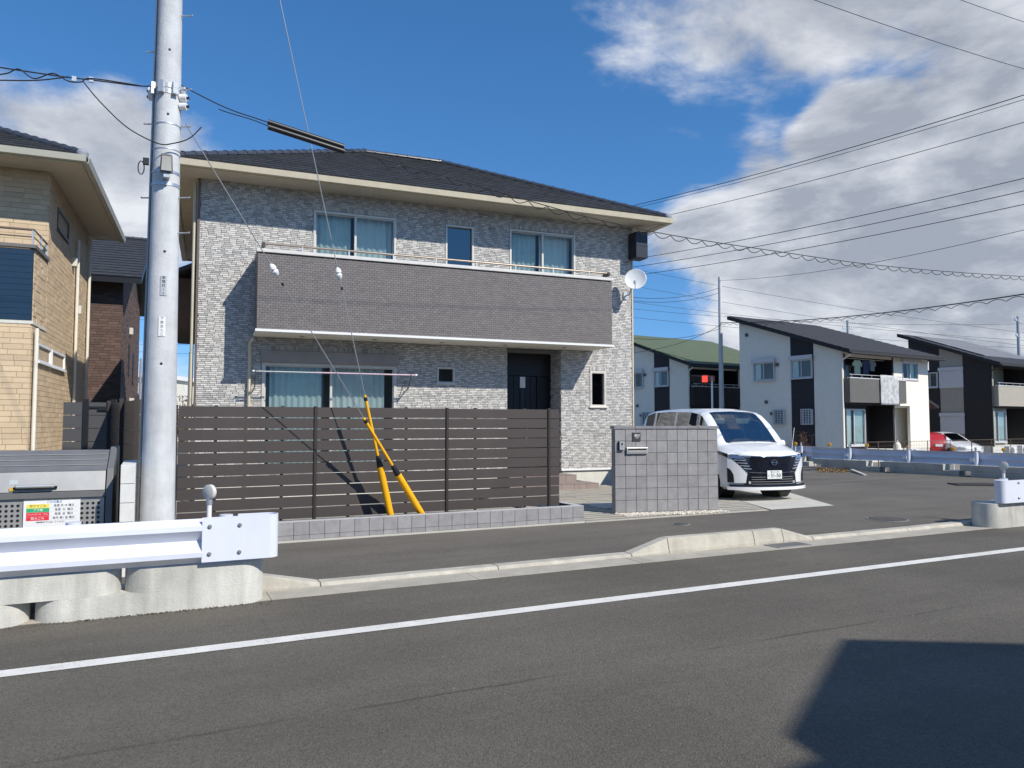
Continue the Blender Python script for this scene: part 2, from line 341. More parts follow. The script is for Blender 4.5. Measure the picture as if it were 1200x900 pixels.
# upright text plane: local x right, facing -y
def TM(x, y, z): return Matrix.Translation((x, y, z)) @ Matrix.Rotation(R(90), 4, 'X')
def wall_holes(mb, x0, x1, z0, z1, y0, y1, holes):
    xs = sorted({x0, x1, *[min(max(h[k], x0), x1) for h in holes for k in (0, 1)]}); zs = sorted({z0, z1, *[min(max(h[k], z0), z1) for h in holes for k in (2, 3)]})
    for i in range(len(xs) - 1):
        run = None
        for j in range(len(zs) - 1):
            cx = (xs[i] + xs[i + 1]) / 2; cz = (zs[j] + zs[j + 1]) / 2
            if any(h[0] < cx < h[1] and h[2] < cz < h[3] for h in holes):
                if run: mb.box(xs[i], xs[i + 1], y0, y1, *run); run = None
            else: run = (run[0], zs[j + 1]) if run else (zs[j], zs[j + 1])
        if run: mb.box(xs[i], xs[i + 1], y0, y1, *run)
def bricks(mb, x0, x1, z0, z1, y, holes, h, lmin, lmax, gap, cols, proud, rnd, seg=None, M=None, weave=None):
    # thin stones of uneven length standing proud of the wall y, cut at the openings
    z = z0; row = 0
    while z < z1 - h * .4:
        zt = min(z + h, z1); x = x0 - (rnd.random() * lmax if seg is None else lmax * seg * (row % 2)); hs = [k for k in holes if k[2] < (z + zt) / 2 < k[3]]
        bi = 0
        while x < x1:
            bi += 1; L = rnd.uniform(lmin, lmax); a, b = max(x, x0), min(x + L, x1); x += L
            if b - a < .02: continue
            parts = [(a, b)]
            for k in hs:
                np_ = []
                for (p, q) in parts:
                    if q <= k[0] or p >= k[1]: np_.append((p, q)); continue
                    if p < k[0]: np_.append((p, k[0]))
                    if q > k[1]: np_.append((k[1], q))
                parts = np_
            c = rnd.choice(cols) if not weave or rnd.random() < .15 else weave[(bi + row) % 2]; j = rnd.uniform(.92, 1.08); c = (c[0] * j, c[1] * j, c[2] * j); d = rnd.uniform(*proud)
            for (p, q) in parts:
                if q - p > .02: mb.box(p, q - gap, y - d, y, z, zt - gap, c, M, back=False)
        z += h; row += 1
def soldier(mb, x0, x1, z, y, rnd, cols, h=.09, w=.045):
    x = x0
    while x < x1:
        c = rnd.choice(cols); mb.box(x, min(x + w - .006, x1), y - .018, y, z, z + h, c, back=False); x += w
def curtain(x0, x1, z0, z1, y, amp=.025, per=.13):
    mb = MB(); n = max(8, int((x1 - x0) / .018)); vs = []
    for i in range(n + 1):
        x = x0 + (x1 - x0) * i / n; d = amp * math.sin(x / per * 6.283) + amp * .5 * math.sin(x / per * 2.9 + 1)
        vs += [(x, y + d, z0), (x, y + d * .6, z1)]
    mb.add(vs, [(2 * i, 2 * i + 2, 2 * i + 3, 2 * i + 1) for i in range(n)]); return mb
def window(parent, x0, x1, z0, z1, y=0.0, n=2, fm=None, gm=None, curt=None, fw=.05, sill=True, cy=.22, ca=.025, label=None, room=True, M=None):
    """frame (part) with panes and curtains (sub-parts); wall face at y, house behind at +y"""
    fm = fm or M_frame; gm = gm or G_win; mb = MB(); p = .03
    mb.box(x0, x1, y - p, y + .09, z1 - fw, z1); mb.box(x0, x1, y - p, y + .09, z0, z0 + fw); mb.box(x0, x0 + fw, y - p, y + .09, z0 + fw, z1 - fw); mb.box(x1 - fw, x1, y - p, y + .09, z0 + fw, z1 - fw)
    w = (x1 - x0 - 2 * fw) / n
    for k in range(1, n): mb.box(x0 + fw + k * w - .025, x0 + fw + k * w + .025, y - .005, y + .075, z0 + fw, z1 - fw)
    if sill: mb.box(x0 - .03, x1 + .03, y - p - .03, y - p + .002, z0 - .025, z0 + .012)
    o = mb.build('window', fm, parent, bevel=.004, label=label)
    for k in range(n):
        a = x0 + fw + k * w; yy = y + (.02 if k % 2 else .05)
        MB().add([(a, yy, z0 + fw), (a + w, yy, z0 + fw), (a + w, yy, z1 - fw), (a, yy, z1 - fw)], [(0, 1, 2, 3)]).build('pane', gm, o)
        if n > 1:
            s = MB(); e = .022
            for (q0, q1, q2, q3) in ((a, a + w, z0 + fw, z0 + fw + .05), (a, a + w, z1 - fw - e, z1 - fw), (a, a + e, z0 + fw + .05, z1 - fw - e), (a + w - e, a + w, z0 + fw + .05, z1 - fw - e)):
                s.box(q0, q1, yy - .012, yy + .012, q2, q3)
            s.build('sash', fm, o)
    if curt:
        for (a, b, m_) in curt: curtain(x0 + (x1 - x0) * a, x0 + (x1 - x0) * b, z0 + .02, z1 - .02, y + cy, ca).build('curtain', m_, o, smooth=True)
    if room:
        r = MB(); D_ = .9
        r.add([(x0 - .3, y + D_, z0 - .3), (x1 + .3, y + D_, z0 - .3), (x1 + .3, y + D_, z1 + .2), (x0 - .3, y + D_, z1 + .2)], [(0, 1, 2, 3)])
        r.build('room_backing', M_inner, o)
    return o
def catenary(p0, p1, sag, n=24):
    p0 = Vector(p0); p1 = Vector(p1)
    return [p0.lerp(p1, i / n) - Vector((0, 0, sag * 4 * (i / n) * (1 - i / n))) for i in range(n + 1)]
CAPS = {}
def cap_mesh(L=.30, r=.085):
    k = (L, r)
    if k not in CAPS:
        mb = MB(); n = 8
        for (a, b, rr) in ((0, L - .035, r), (L - .045, L, r * 1.14)):
            o = len(mb.v)
            for x in (a, b):
                for i in range(n + 1):
                    t = math.pi * i / n; mb.v.append((x, -math.cos(t) * rr, math.sin(t) * rr * .85 - .02))
            for i in range(n): mb.f.append((o + i, o + i + 1, o + n + 2 + i, o + n + 1 + i)); mb.c.append(None)
            mb.f.append(tuple(o + i for i in range(n, -1, -1))); mb.c.append(None); mb.f.append(tuple(o + n + 1 + i for i in range(n + 1))); mb.c.append(None)
        me = mb.mesh('ridge_tile'); me.materials.append(M_ridge); CAPS[k] = me
    return CAPS[k]
def ridge_run(parent, a, b, L=.30, r=.085, every=1):
    a = Vector(a); b = Vector(b); d = b - a; n = max(1, round(d.length / L)); q = d.to_track_quat('X', 'Z')
    for i in range(n):
        o = bpy.data.objects.new('ridge_tile', cap_mesh(L, r)); COL.objects.link(o); o.parent = parent; o.location = a + d * (i / n); o.rotation_mode = 'QUATERNION'; o.rotation_quaternion = q
def hip_tiles(mb, e0, e1, r0, r1, rnd, tw=.30, ex=.27, th=.022):
    """tiles over the slope e0-e1 (eave) to r0-r1 (ridge, may be one point)"""
    e0, e1, r0, r1 = map(Vector, (e0, e1, r0, r1)); ux = (e1 - e0).normalized()
    up = (r0 - e0) - ux * (r0 - e0).dot(ux); H = up.length; up.normalize(); nn = ux.cross(up).normalized()
    Lx = (e1 - e0).length; a_in = (r0 - e0).dot(ux); b_in = (e1 - r1).dot(ux); rows = int(H / ex) + 1
    for i in range(rows):
        v0 = i * ex; v1 = min(v0 + ex + .05, H)
        if v0 >= H: break
        xa = a_in * (v0 / H); xb = Lx - b_in * (v0 / H); xa1 = a_in * min(v1 / H, 1); xb1 = Lx - b_in * min(v1 / H, 1)
        x = -(.5 * (i % 2)) * tw
        while x < xb:
            p, q = max(x, xa), min(x + tw - .006, xb); x += tw
            if q - p < .02: continue
            pu, qu = min(max(p, xa1), xb1), max(min(q, xb1), xa1)
            if qu < pu: pu = qu = (pu + qu) / 2
            lift = th + rnd.uniform(0, .006)
            A = e0 + ux * p + up * (v0 - .02); B = e0 + ux * q + up * (v0 - .02); Cc = e0 + ux * qu + up * v1; Dd = e0 + ux * pu + up * v1
            vs = [A, B, B + nn * lift * 1.6, A + nn * lift * 1.6, Cc + nn * .006, Dd + nn * .006, ]
            mb.add(vs, [(0, 1, 2, 3), (3, 2, 4, 5), (1, 4, 2), (0, 3, 5)])
# ------------------------------------------------------------------ ground, road, kerbs
def sheet(name, poly, m, z=None, label=None):
    vs = [(p[0], p[1], p[2] if len(p) > 2 else z) for p in poly]
    return struct(MB().add(vs, [tuple(range(len(vs)))]).build(name, m), label)
sheet('ground', [(-700, -500), (900, -500), (900, 900), (-700, 900)], mat('far_ground', (.16, .15, .12), .95, .25, .05), -.5)
sheet('road', [(-70, -4.2), (90, -4.2), (90, 6.95), (-70, 6.95)], M_road, 0.0, 'worn grey asphalt carriageway with a white edge line')
struct(MB().add([(-70, 5.57, .004), (90, 5.57, .004), (90, 5.72, .004), (-70, 5.72, .004)], [(0, 1, 2, 3)]).build('road_edge_line', M_paint))
sheet('sidewalk', [(-70, 7.44), (90, 7.44), (90, 9.96), (-70, 9.96)], M_walk, .03, 'grey asphalt sidewalk in front of the fenced house')
sheet('side_street', [(9.0, 9.955), (23.5, 9.955), (23.5, 60), (14.6, 60), (14.6, 18.5)], M_walk, .026, 'asphalt side street beside the parked minivan')
sheet('far_yard', [(23.4, 9.9), (90, 9.9), (90, 70), (23.4, 70)], mat('yard_ground', (.22, .20, .17), .95, .2, 1.5), -.42)
sheet('opposite_sidewalk', [(-70, -7.5), (90, -7.5), (90, -4.2), (-70, -4.2)], M_walk, .03)
sheet('house_plot', [(-12, 9.96), (9.0, 9.96), (14.6, 18.5), (14.6, 40), (-12, 40)], mat('plot_gravel', (.30, .28, .24), .95, .2, 4, .5, 50), .012)
# concrete driveway slab under the minivan
hd = Vector((math.cos(R(67)), math.sin(R(67)))); A0 = Vector((9.98, 9.97)); B0 = Vector((11.55, 9.97))
A1 = A0 + hd * 9; B1 = Vector((11.75, 10.1)) + hd * 8.6 + Vector((.75, -.3))
sheet('driveway', [(A0.x, A0.y), (B0.x, B0.y), (B1.x, B1.y), (A1.x, A1.y)], M_slab, .036, 'pale concrete driveway slab under the white minivan')
# plank-pattern paving between the gate wall and the porch
def plank_mat():
    m = bpy.data.materials.new('plank_paving'); m.use_nodes = True; t = m.node_tree; b = t.nodes['Principled BSDF']; b.inputs['Roughness'].default_value = .85
    tcn = t.nodes.new('ShaderNodeTexCoord'); n = t.nodes.new('ShaderNodeTexNoise'); n.inputs['Scale'].default_value = 2.5; n.inputs['Detail'].default_value = 6
    mp = t.nodes.new('ShaderNodeMapping'); mp.inputs['Scale'].default_value = (.6, 6, 1); t.links.new(tcn.outputs['Object'], mp.inputs[0]); t.links.new(mp.outputs[0], n.inputs[0])
    r = t.nodes.new('ShaderNodeValToRGB'); r.color_ramp.elements[0].position = .35; r.color_ramp.elements[0].color = (.27, .245, .20, 1); r.color_ramp.elements[1].position = .65; r.color_ramp.elements[1].color = (.43, .40, .33, 1)
    t.links.new(n.outputs[0], r.inputs[0]); t.links.new(r.outputs[0], b.inputs['Base Color']); return m
M_plank = plank_mat(); M_plank2 = mat('plank_dark', (.25, .225, .185), .85, .15, 3); M_plank3 = mat('plank_light', (.46, .43, .365), .85, .12, 3)
def pave_z(y): return .036 + max(0, min(1, (y - 10) / 5.4)) * .05
pv = struct(MB().add([(6.12, 9.965, .018), (9.96, 9.965, .018), (12.4, 15.6, .06), (6.12, 15.9, .06)], [(0, 1, 2, 3)]).build('paving_base', M_joint))
pl = MB(); yv = 9.99; rnd = random.Random(3)
def plank_xr(y): return 6.13, 9.94 + (y - 9.97) * .43
pr = struct(thing('plank_paving', 'x', 'x')); del pr['category']; pr['label'] = 'striped plank-pattern paving leading to the porch steps'
meshes_p = 0
while yv < 15.3:
    xa, xb = plank_xr(yv); x = xa
    while x < xb - .05:
        q = min(x + rnd.uniform(.75, 1.0), xb); z = pave_z(yv) + rnd.uniform(-.002, .002)
        pk = MB().box(x, q - .008, yv, yv + .098, z - .03, z)
        if yv < 12.6:
            o = pk.build('paving_plank', (M_plank3, M_plank2)[meshes_p % 2], pr)
        else: pl.add(pk.v, pk.f)
        x = q
    yv += .105; meshes_p += 1
pl.build('far_planks', M_plank, pr, kind='stuff')
pad = struct(MB().prism([(7.35, 11.25), (8.55, 11.25), (8.55, 12.15), (7.35, 12.15)], .03, .062).build('entrance_slab', M_slab, bevel=.006))
# gutter and kerb stones along the road
kr = struct(thing('kerb', 'x', 'x')); del kr['category']; kr['label'] = 'concrete gutter and kerb stones between road and sidewalk'
x = -9.0
while x < 40:
    MB().box(x, x + 1.994, 6.945, 7.285, -.05, .006 + random.uniform(-.001, .001)).build('gutter_slab', M_gutter, kr); x += 2.0
def kstone(x0, x1, h0, h1):
    vs = []
    for xx, h in ((x0, h0), (x1, h1)):
        vs += [(xx, 7.287, -.05), (xx, 7.455, -.05), (xx, 7.455, h), (xx, 7.325 if h > .06 else 7.31, h), (xx, 7.287, max(.012, h - .03) * (.25 if h > .06 else .8))]
    MB().add(vs, [(4, 3, 2, 1, 0), (5, 6, 7, 8, 9), (0, 1, 6, 5), (1, 2, 7, 6), (2, 3, 8, 7), (3, 4, 9, 8), (4, 0, 5, 9)]).build('kerb_stone', M_kerb, kr, bevel=.008)
for (a, b, h0, h1) in ((-9, -7.2, .16, .16), (-7.2, -5.4, .16, .16), (-5.4, -3.6, .16, .16), (-3.6, -1.8, .16, .16), (-1.8, .3, .16, .16), (.3, .93, .16, .16), (.93, 1.5, .16, .042), (1.5, 3.38, .042, .042), (3.38, 5.1, .042, .042),
                       (5.1, 5.64, .042, .185), (5.64, 7.0, .185, .185), (7.0, 7.5, .185, .185), (7.5, 8.04, .185, .042), (8.04, 9.95, .045, .045), (9.95, 11.9, .045, .06), (11.9, 13.8, .16, .16), (13.8, 15.7, .16, .16), (15.7, 17.6, .16, .16), (17.6, 19.5, .16, .16)):
    kstone(a + .003, b - .003, h0, h1)
# drain grate in the gutter
gr = tag(thing('drain_grate', '', ''), 'small steel drain grate in the gutter before the raised kerb', 'drain grate'); gr.location = (7.12, 6.99, .008)
fr = MB(); fr.box(0, .56, 0, .02, -.02, .008).box(0, .56, .25, .27, -.02, .008).box(0, .02, .02, .25, -.02, .008).box(.54, .56, .02, .25, -.02, .008); fr.build('frame', M_grey, gr)
MB().box(.02, .54, .02, .25, -.03, -.005).build('pit', M_black, gr)
gm_ = None
for k in range(15):
    b = MB().box(.035 + k * .034, .047 + k * .034, .02, .25, -.01, .006).build('grate_bar', M_grey, gr)
# manhole covers
def disc_thing(name, label, cat, p, r, m, z=.0):
    t = thing(name, label, cat, (p[0], p[1], z))
    MB().lathe([(r, 0), (r, .006), (r - .02, .008)], 28).build('ring', M_grey, t)
    MB().lathe([(r - .02, .0), (r - .025, .011)], 28).build('lid', m, t)
    g = MB()
    for i in range(-5, 6):
        w = math.sqrt(max(0, (r - .05) ** 2 - (i * r / 6) ** 2))
        if w > .03: g.box(-w, w, i * r / 6 - .012, i * r / 6 + .012, .010, .016)
    g.build('tread', m, t); return t
M_iron = mat('cast_iron', (.075, .072, .07), .7, .2, 20)
disc_thing('manhole_cover', 'round iron manhole cover in the side street asphalt', 'manhole cover', gp(1040, 611), .31, M_iron, .031)
disc_thing('manhole_cover', 'small round iron valve cover in the sidewalk by the gate wall', 'valve cover', gp(798, 617), .14, M_iron, .031)
# ------------------------------------------------------------------ main house
HA = -3.7
U = Vector((math.cos(R(HA)), math.sin(R(HA)), 0)); V = Vector((-math.sin(R(HA)), math.cos(R(HA)), 0)); HO = Vector((.80, 16.21, 0))
house = thing('grey_house', 'two-storey grey stone-clad house with long brown balcony and black hipped roof', 'house', HO, HA)
W, DEP, ZT, ZF = 10.15, 7.5, 6.62, .46
holes = [(2.25, 4.06, 4.15, 6.17), (5.21, 5.90, 4.6, 6.16), (6.80, 8.55, 4.15, 6.22), (1.25, 4.09, .62, 3.10), (5.02, 5.45, 2.48, 2.86), (8.94, 9.39, 1.98, 2.87), (6.75, 8.15, .0, 3.36)]
w = MB(); wall_holes(w, 0, W, ZF, ZT, .0, .15, holes); w.build('front_wall', M_siding_back, house)
w = MB(); w.box(0, .15, .15, DEP, ZF, ZT); w.build('side_wall', M_siding_back, house)
w = MB(); w.box(W - .15, W, .15, DEP, ZF, ZT); w.build('side_wall', M_siding_back, house)
w = MB(); w.box(.15, W - .15, DEP - .15, DEP, ZF, ZT); w.build('rear_wall', M_siding_back, house)
MB().box(.15, W - .15, .15, DEP - .15, 3.3, 3.36).build('floor_slab', M_inner, house)
MB().box(.02, 6.70, .02, DEP - .02, 0, ZF).build('foundation', M_found, house); MB().box(8.20, W - .02, .02, DEP - .02, 0, ZF).build('foundation', M_found, house)
fl = MB(); fl.box(-.012, 6.75, -.03, .0, ZF - .025, ZF + .02); fl.box(8.15, W + .012, -.03, .0, ZF - .025, ZF + .02); fl.build('base_flashing', M_white, house)
rnd = random.Random(11)
CB = [(.56, .54, .505)] * 6 + [(.47, .455, .425)] * 4 + [(.36, .35, .335)] * 4 + [(.61, .59, .55)] * 1
mb = MB(); bricks(mb, 0, W, ZF + .02, ZT, 0, holes, .0405, .10, .19, .0085, CB, (.012, .022), rnd, weave=((.615, .595, .555), (.455, .44, .418)))
for (a, b, z) in ((2.25, 4.06, 6.18), (5.21, 5.90, 6.17), (6.80, 8.55, 6.23), (1.25, 4.09, 3.11), (5.02, 5.45, 2.87), (8.94, 9.39, 2.88)): soldier(mb, a, b, z, -.02, rnd, CB)
mb.build('stone_cladding', M_brick, house, kind='stuff')
mb = MB(); Ml = Matrix.Rotation(R(-90), 4, 'Z'); bricks(mb, -DEP, -.0, ZF + .02, ZT, 0, [], .0505, .18, .5, .006, CB, (.008, .022), rnd, M=Ml); mb.build('side_cladding', M_brick, house, kind='stuff')
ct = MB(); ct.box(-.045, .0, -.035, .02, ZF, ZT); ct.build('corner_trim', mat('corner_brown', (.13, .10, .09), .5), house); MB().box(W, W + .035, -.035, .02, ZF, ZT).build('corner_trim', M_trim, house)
# windows
lace = lambda a, b: (a, b, M_curt)
lt = lambda a, b: (a, b, M_curt2)
window(house, 2.25, 4.06, 4.15, 6.17, n=2, curt=[lace(.03, .46), lt(.52, .97)])
window(house, 6.80, 8.55, 4.15, 6.22, n=2, curt=[lace(.03, .45), lt(.50, .97)])
window(house, 5.21, 5.90, 4.60, 6.16, n=1, gm=glass('blue_reflecting_glass', (.20, .30, .36), 2.6), fw=.045)
wd = window(house, 1.25, 4.09, .62, 2.85, n=2, curt=[lace(.06, .44), lt(.52, .92)], fw=.06)
sh = MB().box(1.22, 4.12, -.12, .05, 2.852, 3.10); sh.build('shutter_box', mat('shutter_taupe', (.30, .265, .24), .5), wd, bevel=.008)
window(house, 5.02, 5.45, 2.48, 2.86, n=1, fw=.045)
window(house, 8.94, 9.39, 1.98, 2.87, n=1, fw=.055, gm=G_dark)
# porch recess and door
rc = MB(); RD = .55; rc.box(6.73, 6.75, .0, RD, .36, 3.36); rc.box(8.15, 8.17, .0, RD, .36, 3.36); rc.box(6.73, 8.17, .0, RD, 3.36, 3.40); rc.build('porch_recess', mat('porch_wall', (.11, .098, .095), .85), house)
mb = MB(); Mr = Matrix.Translation((8.15, 0, 0)) @ Matrix.Rotation(R(-90), 4, 'Z'); bricks(mb, -RD, 0, .38, 3.36, 0, [], .0505, .10, .36, .006, CB, (.006, .02), rnd, M=Mr); mb.build('porch_cladding', M_brick, house, kind='stuff')
dr = MB(); dr.box(6.75, 8.15, RD, RD + .05, 2.75, 3.36); dr.box(6.75, 6.83, RD, RD + .05, .36, 2.75); dr.box(8.07, 8.15, RD, RD + .05, .36, 2.75); dr.box(7.76, 7.80, RD, RD + .05, .36, 2.75)
door = dr.build('door', M_door, house)
for k in range(6): MB().box(6.84 + k * .152, 6.985 + k * .152, RD + .012, RD + .045, .38, 2.74).build('door_board', M_door, door, bevel=.006)
MB().box(7.81, 8.06, RD + .012, RD + .045, .38, 2.74).build('door_board', M_door, door)
MB().box(7.33, 7.42, RD - .004, RD + .014, .9, 2.45).build('door_glass', mat('door_slit', (.03, .045, .07), .15), door)
MB().box(7.30, 7.44, RD - .014, RD - .004, 2.45, 2.72).build('notice', M_white, door)
MB().tube([(7.45, RD - .07, 1.45), (7.45, RD - .07, 1.15)], .014).build('handle', M_alu, door); MB().box(7.40, 7.54, RD - .02, RD + .01, 1.50, 1.52).build('lock_plate', M_alu, door)
# porch steps, tile by tile
st = MB(); st.box(6.40, 8.62, -1.02, .0, .0, .195); st.build('lower_step', M_joint, house)
st = MB(); st.box(6.55, 8.25, -.62, RD, .195, .37); st.build('upper_step', M_joint, house)
def tiles_front(x0, x1, z0, z1, y, n, par, m, M=None):
    w = (x1 - x0) / n
    for i in range(n): MB().box(x0 + i * w, x0 + (i + 1) * w - .007, y - .01, y, z0 + .004, z1).build('step_tile', m, par)
lo = [c for c in house.children if c.name.startswith('lower_step')][0]; uo = [c for c in house.children if c.name.startswith('upper_step')][0]
tiles_front(6.40, 8.62, .0, .19, -1.02, 7, lo, M_steptile); tiles_front(6.55, 8.25, .195, .365, -.62, 6, uo, M_steptile)
for i in range(7):
    for j in range(3): MB().box(6.40 + i * .3171, 6.71 + i * .3171, -1.03 + j * .21, -.825 + j * .21, .195, .203).build('step_tile', M_steptile, lo)
for i in range(6):
    for j in range(4): MB().box(6.55 + i * .2833, 6.826 + i * .2833, -.63 + j * .29, -.345 + j * .29, .370, .378).build('step_tile', M_steptile, uo)
# balcony
BX0, BX1, BY, BZ0, BZ1 = 1.08, 9.02, -1.0, 3.37, 4.97
bal = MB(); bal.box(BX0 + .03, BX1 - .03, BY + .03, BY + .15, BZ0 + .05, BZ1 - .03); bal.box(BX0 + .03, BX0 + .15, BY + .15, -.035, BZ0 + .05, BZ1 - .03); bal.box(BX1 - .15, BX1 - .03, BY + .15, -.035, BZ0 + .05, BZ1 - .03)
bo = bal.build('balcony', M_balc_back, house)
CT = [(.178, .162, .157)] * 4 + [(.168, .153, .149)] * 3 + [(.186, .169, .163)] * 2
mb = MB(); bricks(mb, BX0, BX1, BZ0 + .05, BZ1 - .03, BY + .03, [], .047, .1, .1, .0045, CT, (.0235, .026), rnd, seg=.5)
bricks(mb, -(-.04), 0 - BY - .03, BZ0 + .05, BZ1 - .03, 0, [], .047, .1, .1, .0045, CT, (.0235, .026), rnd, .5, M=Matrix.Translation((BX0 + .03, 0, 0)) @ Matrix.Rotation(R(-90), 4, 'Z'))
mb.build('balcony_tiles', M_balc, bo, kind='stuff')
MB().box(BX0 - .03, BX1 + .03, BY - .03, BY + .18, BZ1 - .028, BZ1 + .04).box(BX0 - .03, BX0 + .18, BY + .18, -.035, BZ1 - .028, BZ1 + .04).box(BX1 - .18, BX1 + .03, BY + .18, -.035, BZ1 - .028, BZ1 + .04).build('coping', mat('coping_white', (.62, .60, .56), .5), bo, bevel=.006)
MB().box(BX0 - .02, BX1 + .02, BY - .02, -.036, BZ0, BZ0 + .05).build('balcony_soffit', M_cream, bo)
MB().box(BX0 - .03, BX1 + .03, BY - .035, BY - .0205, BZ0 + .004, BZ0 + .052).build('drip_edge', M_white, bo)
MB().box(BX0 + .15, BX1 - .15, BY + .15, -.036, 3.70, 3.74).build('balcony_floor', M_grey, bo)
for k in range(5): MB().lathe([(.05, 0), (.05, .012)], 14, Matrix.Translation((2.0 + k * 1.5, -.5, BZ0 - .0125))).build('downlight', M_grey, bo)
rl = MB(); rl.tube([(BX0 + .10, BY + .08, 5.13), (BX1 - .04, BY + .08, 5.13)], .022, 10); rl.build('handrail', mat('rail_bronze', (.30, .25, .20), .35, metal=.5), bo, smooth=True)
for k in range(8): xx = BX0 + .85 + k * .93; MB().box(xx - .012, xx + .012, BY + .06, BY + .10, BZ1 + .04, 5.12).build('rail_post', M_alu, bo)
for xx in (BX0 + .10, BX1 - .06): MB().box(xx - .03, xx + .03, BY + .02, BY + .30, 5.06, 5.15).build('rail_end', mat('rail_dark', (.07, .055, .045), .4), bo, bevel=.006)
# roof: eaves, tiles, ridges
EX0, EX1, EY0, EY1, EZ = -.52, 10.76, -.80, 8.30, 6.70
T_ = 4.55; PZ = EZ + T_ * .50
c0, c1, c2, c3 = (EX0, EY0, EZ), (EX1, EY0, EZ), (EX1, EY1, EZ), (EX0, EY1, EZ); r0 = (EX0 + T_, EY0 + T_, PZ); r1 = (EX1 - T_, EY0 + T_, PZ)
rf = MB().add([(p[0], p[1], p[2] - .03) for p in (c0, c1, c2, c3, r0, r1)], [(0, 1, 5, 4), (1, 2, 5), (2, 3, 4, 5), (3, 0, 4), (3, 2, 1, 0)]).build('roof', M_roof, house)
mb = MB(); rr = random.Random(5)
for e0, e1, a, b in ((c0, c1, r0, r1), (c1, c2, r1, r1), (c2, c3, r1, r0), (c3, c0, r0, r0)): hip_tiles(mb, e0, e1, a, b, rr)
mb.build('roof_tiles', M_roof, rf, kind='stuff')
for a, b in ((c0, r0), (r0, r1), (c1, r1), (c2, r1), (c3, r0)): ridge_run(rf, Vector(a) + Vector((0, 0, .02)), Vector(b) + Vector((0, 0, .03)), .30, .10)
for c in (c0, c1): MB().lathe([(.02, -.06), (.095, -.05), (.105, .03), (.06, .1)], 12, Matrix.Translation((c[0] + (.02 if c is c0 else -.02), c[1] + .02, c[2] + .0))).build('hip_end_tile', mat('hip_end', (.30, .31, .34), .25), rf, smooth=True)
sf = MB(); sf.box(EX0 + .04, EX1 - .04, EY0 + .04, -.02, EZ - .13, EZ - .105); sf.box(EX0 + .04, -.05, -.02, EY1 - .04, EZ - .13, EZ - .105); sf.box(W + .04, EX1 - .04, -.02, EY1 - .04, EZ - .13, EZ - .105); sf.build('soffit', M_soffit, rf)
fa = MB()
fa.box(EX0 + .02, EX1 - .02, EY0 + .02, EY0 + .045, EZ - .17, EZ - .035); fa.box(EX0 + .02, EX0 + .045, EY0 + .045, EY1 - .045, EZ - .17, EZ - .035); fa.box(EX1 - .045, EX1 - .02, EY0 + .045, EY1 - .045, EZ - .17, EZ - .035); fa.box(EX0 + .02, EX1 - .02, EY1 - .045, EY1 - .02, EZ - .17, EZ - .035)
fa.build('fascia', M_trim, rf)
def gutter(x0, y0, x1, y1, z, par, m):
    d = Vector((x1 - x0, y1 - y0, 0)); L = d.length; prof = [(0, 0), (-.10, .0), (-.125, .115), (-.115, .115), (-.092, .012), (0, .012)]
    me = MB().xprism(prof, 0, L, Matrix.Translation((x0, y0, z)) @ Matrix.Rotation(math.atan2(d.y, d.x), 4, 'Z')); return me.build('gutter', m, par)
gutter(EX0 - .08, EY0 + .019, EX1 + .08, EY0 + .019, EZ - .155, rf, M_trim); gutter(EX0 + .019, EY1 + .1, EX0 + .019, EY0 - .0, EZ - .155, rf, M_trim); gutter(EX1 - .019, EY0 - .0, EX1 - .019, EY1 + .1, EZ - .155, rf, M_trim)
MB().tube([(EX1 - .1, EY0 + .1, EZ - .17), (W + .25, -.35, EZ - .30), (W + .12, -.02, EZ - .38)], .035, 10).build('downpipe_elbow', M_trim, house, smooth=True)
MB().tube([(-.10, .06, ZF - .4), (-.10, .06, EZ - .2)], .035, 10).build('downpipe', M_trim, house, smooth=True)
MB().tube([(1.0, -.09, .1), (1.0, -.09, 3.22), (1.05, -.2, 3.32)], .034, 10).build('downpipe', M_trim, house, smooth=True)
# lean-to bay on the left side, side box and wall fittings
bay = MB().box(-.62, -.005, 3.6, 7.4, 3.9, 5.15); bay.build('side_bay', mat('bay_brown', (.10, .075, .06), .8), house); MB().add([(-.95, 3.2, 5.0), (-.01, 3.2, 5.45), (-.01, 7.8, 5.45), (-.95, 7.8, 5.0), (-.95, 3.2, 5.1), (-.01, 3.2, 5.56), (-.01, 7.8, 5.56), (-.95, 7.8, 5.1)], [(0, 3, 2, 1), (4, 5, 6, 7), (0, 1, 5, 4), (1, 2, 6, 5), (2, 3, 7, 6), (3, 0, 4, 7)]).build('bay_roof', M_roof, house)
bxv = MB().box(W - .10, W + .24, -.42, -.04, 5.72, 6.38).build('wall_box', mat('navy_box', (.012, .014, .024), .4), house, bevel=.01)
MB().box(W - .098, W + .238, -.426, -.4205, 6.02, 6.035).build('box_seam', M_black, bxv)
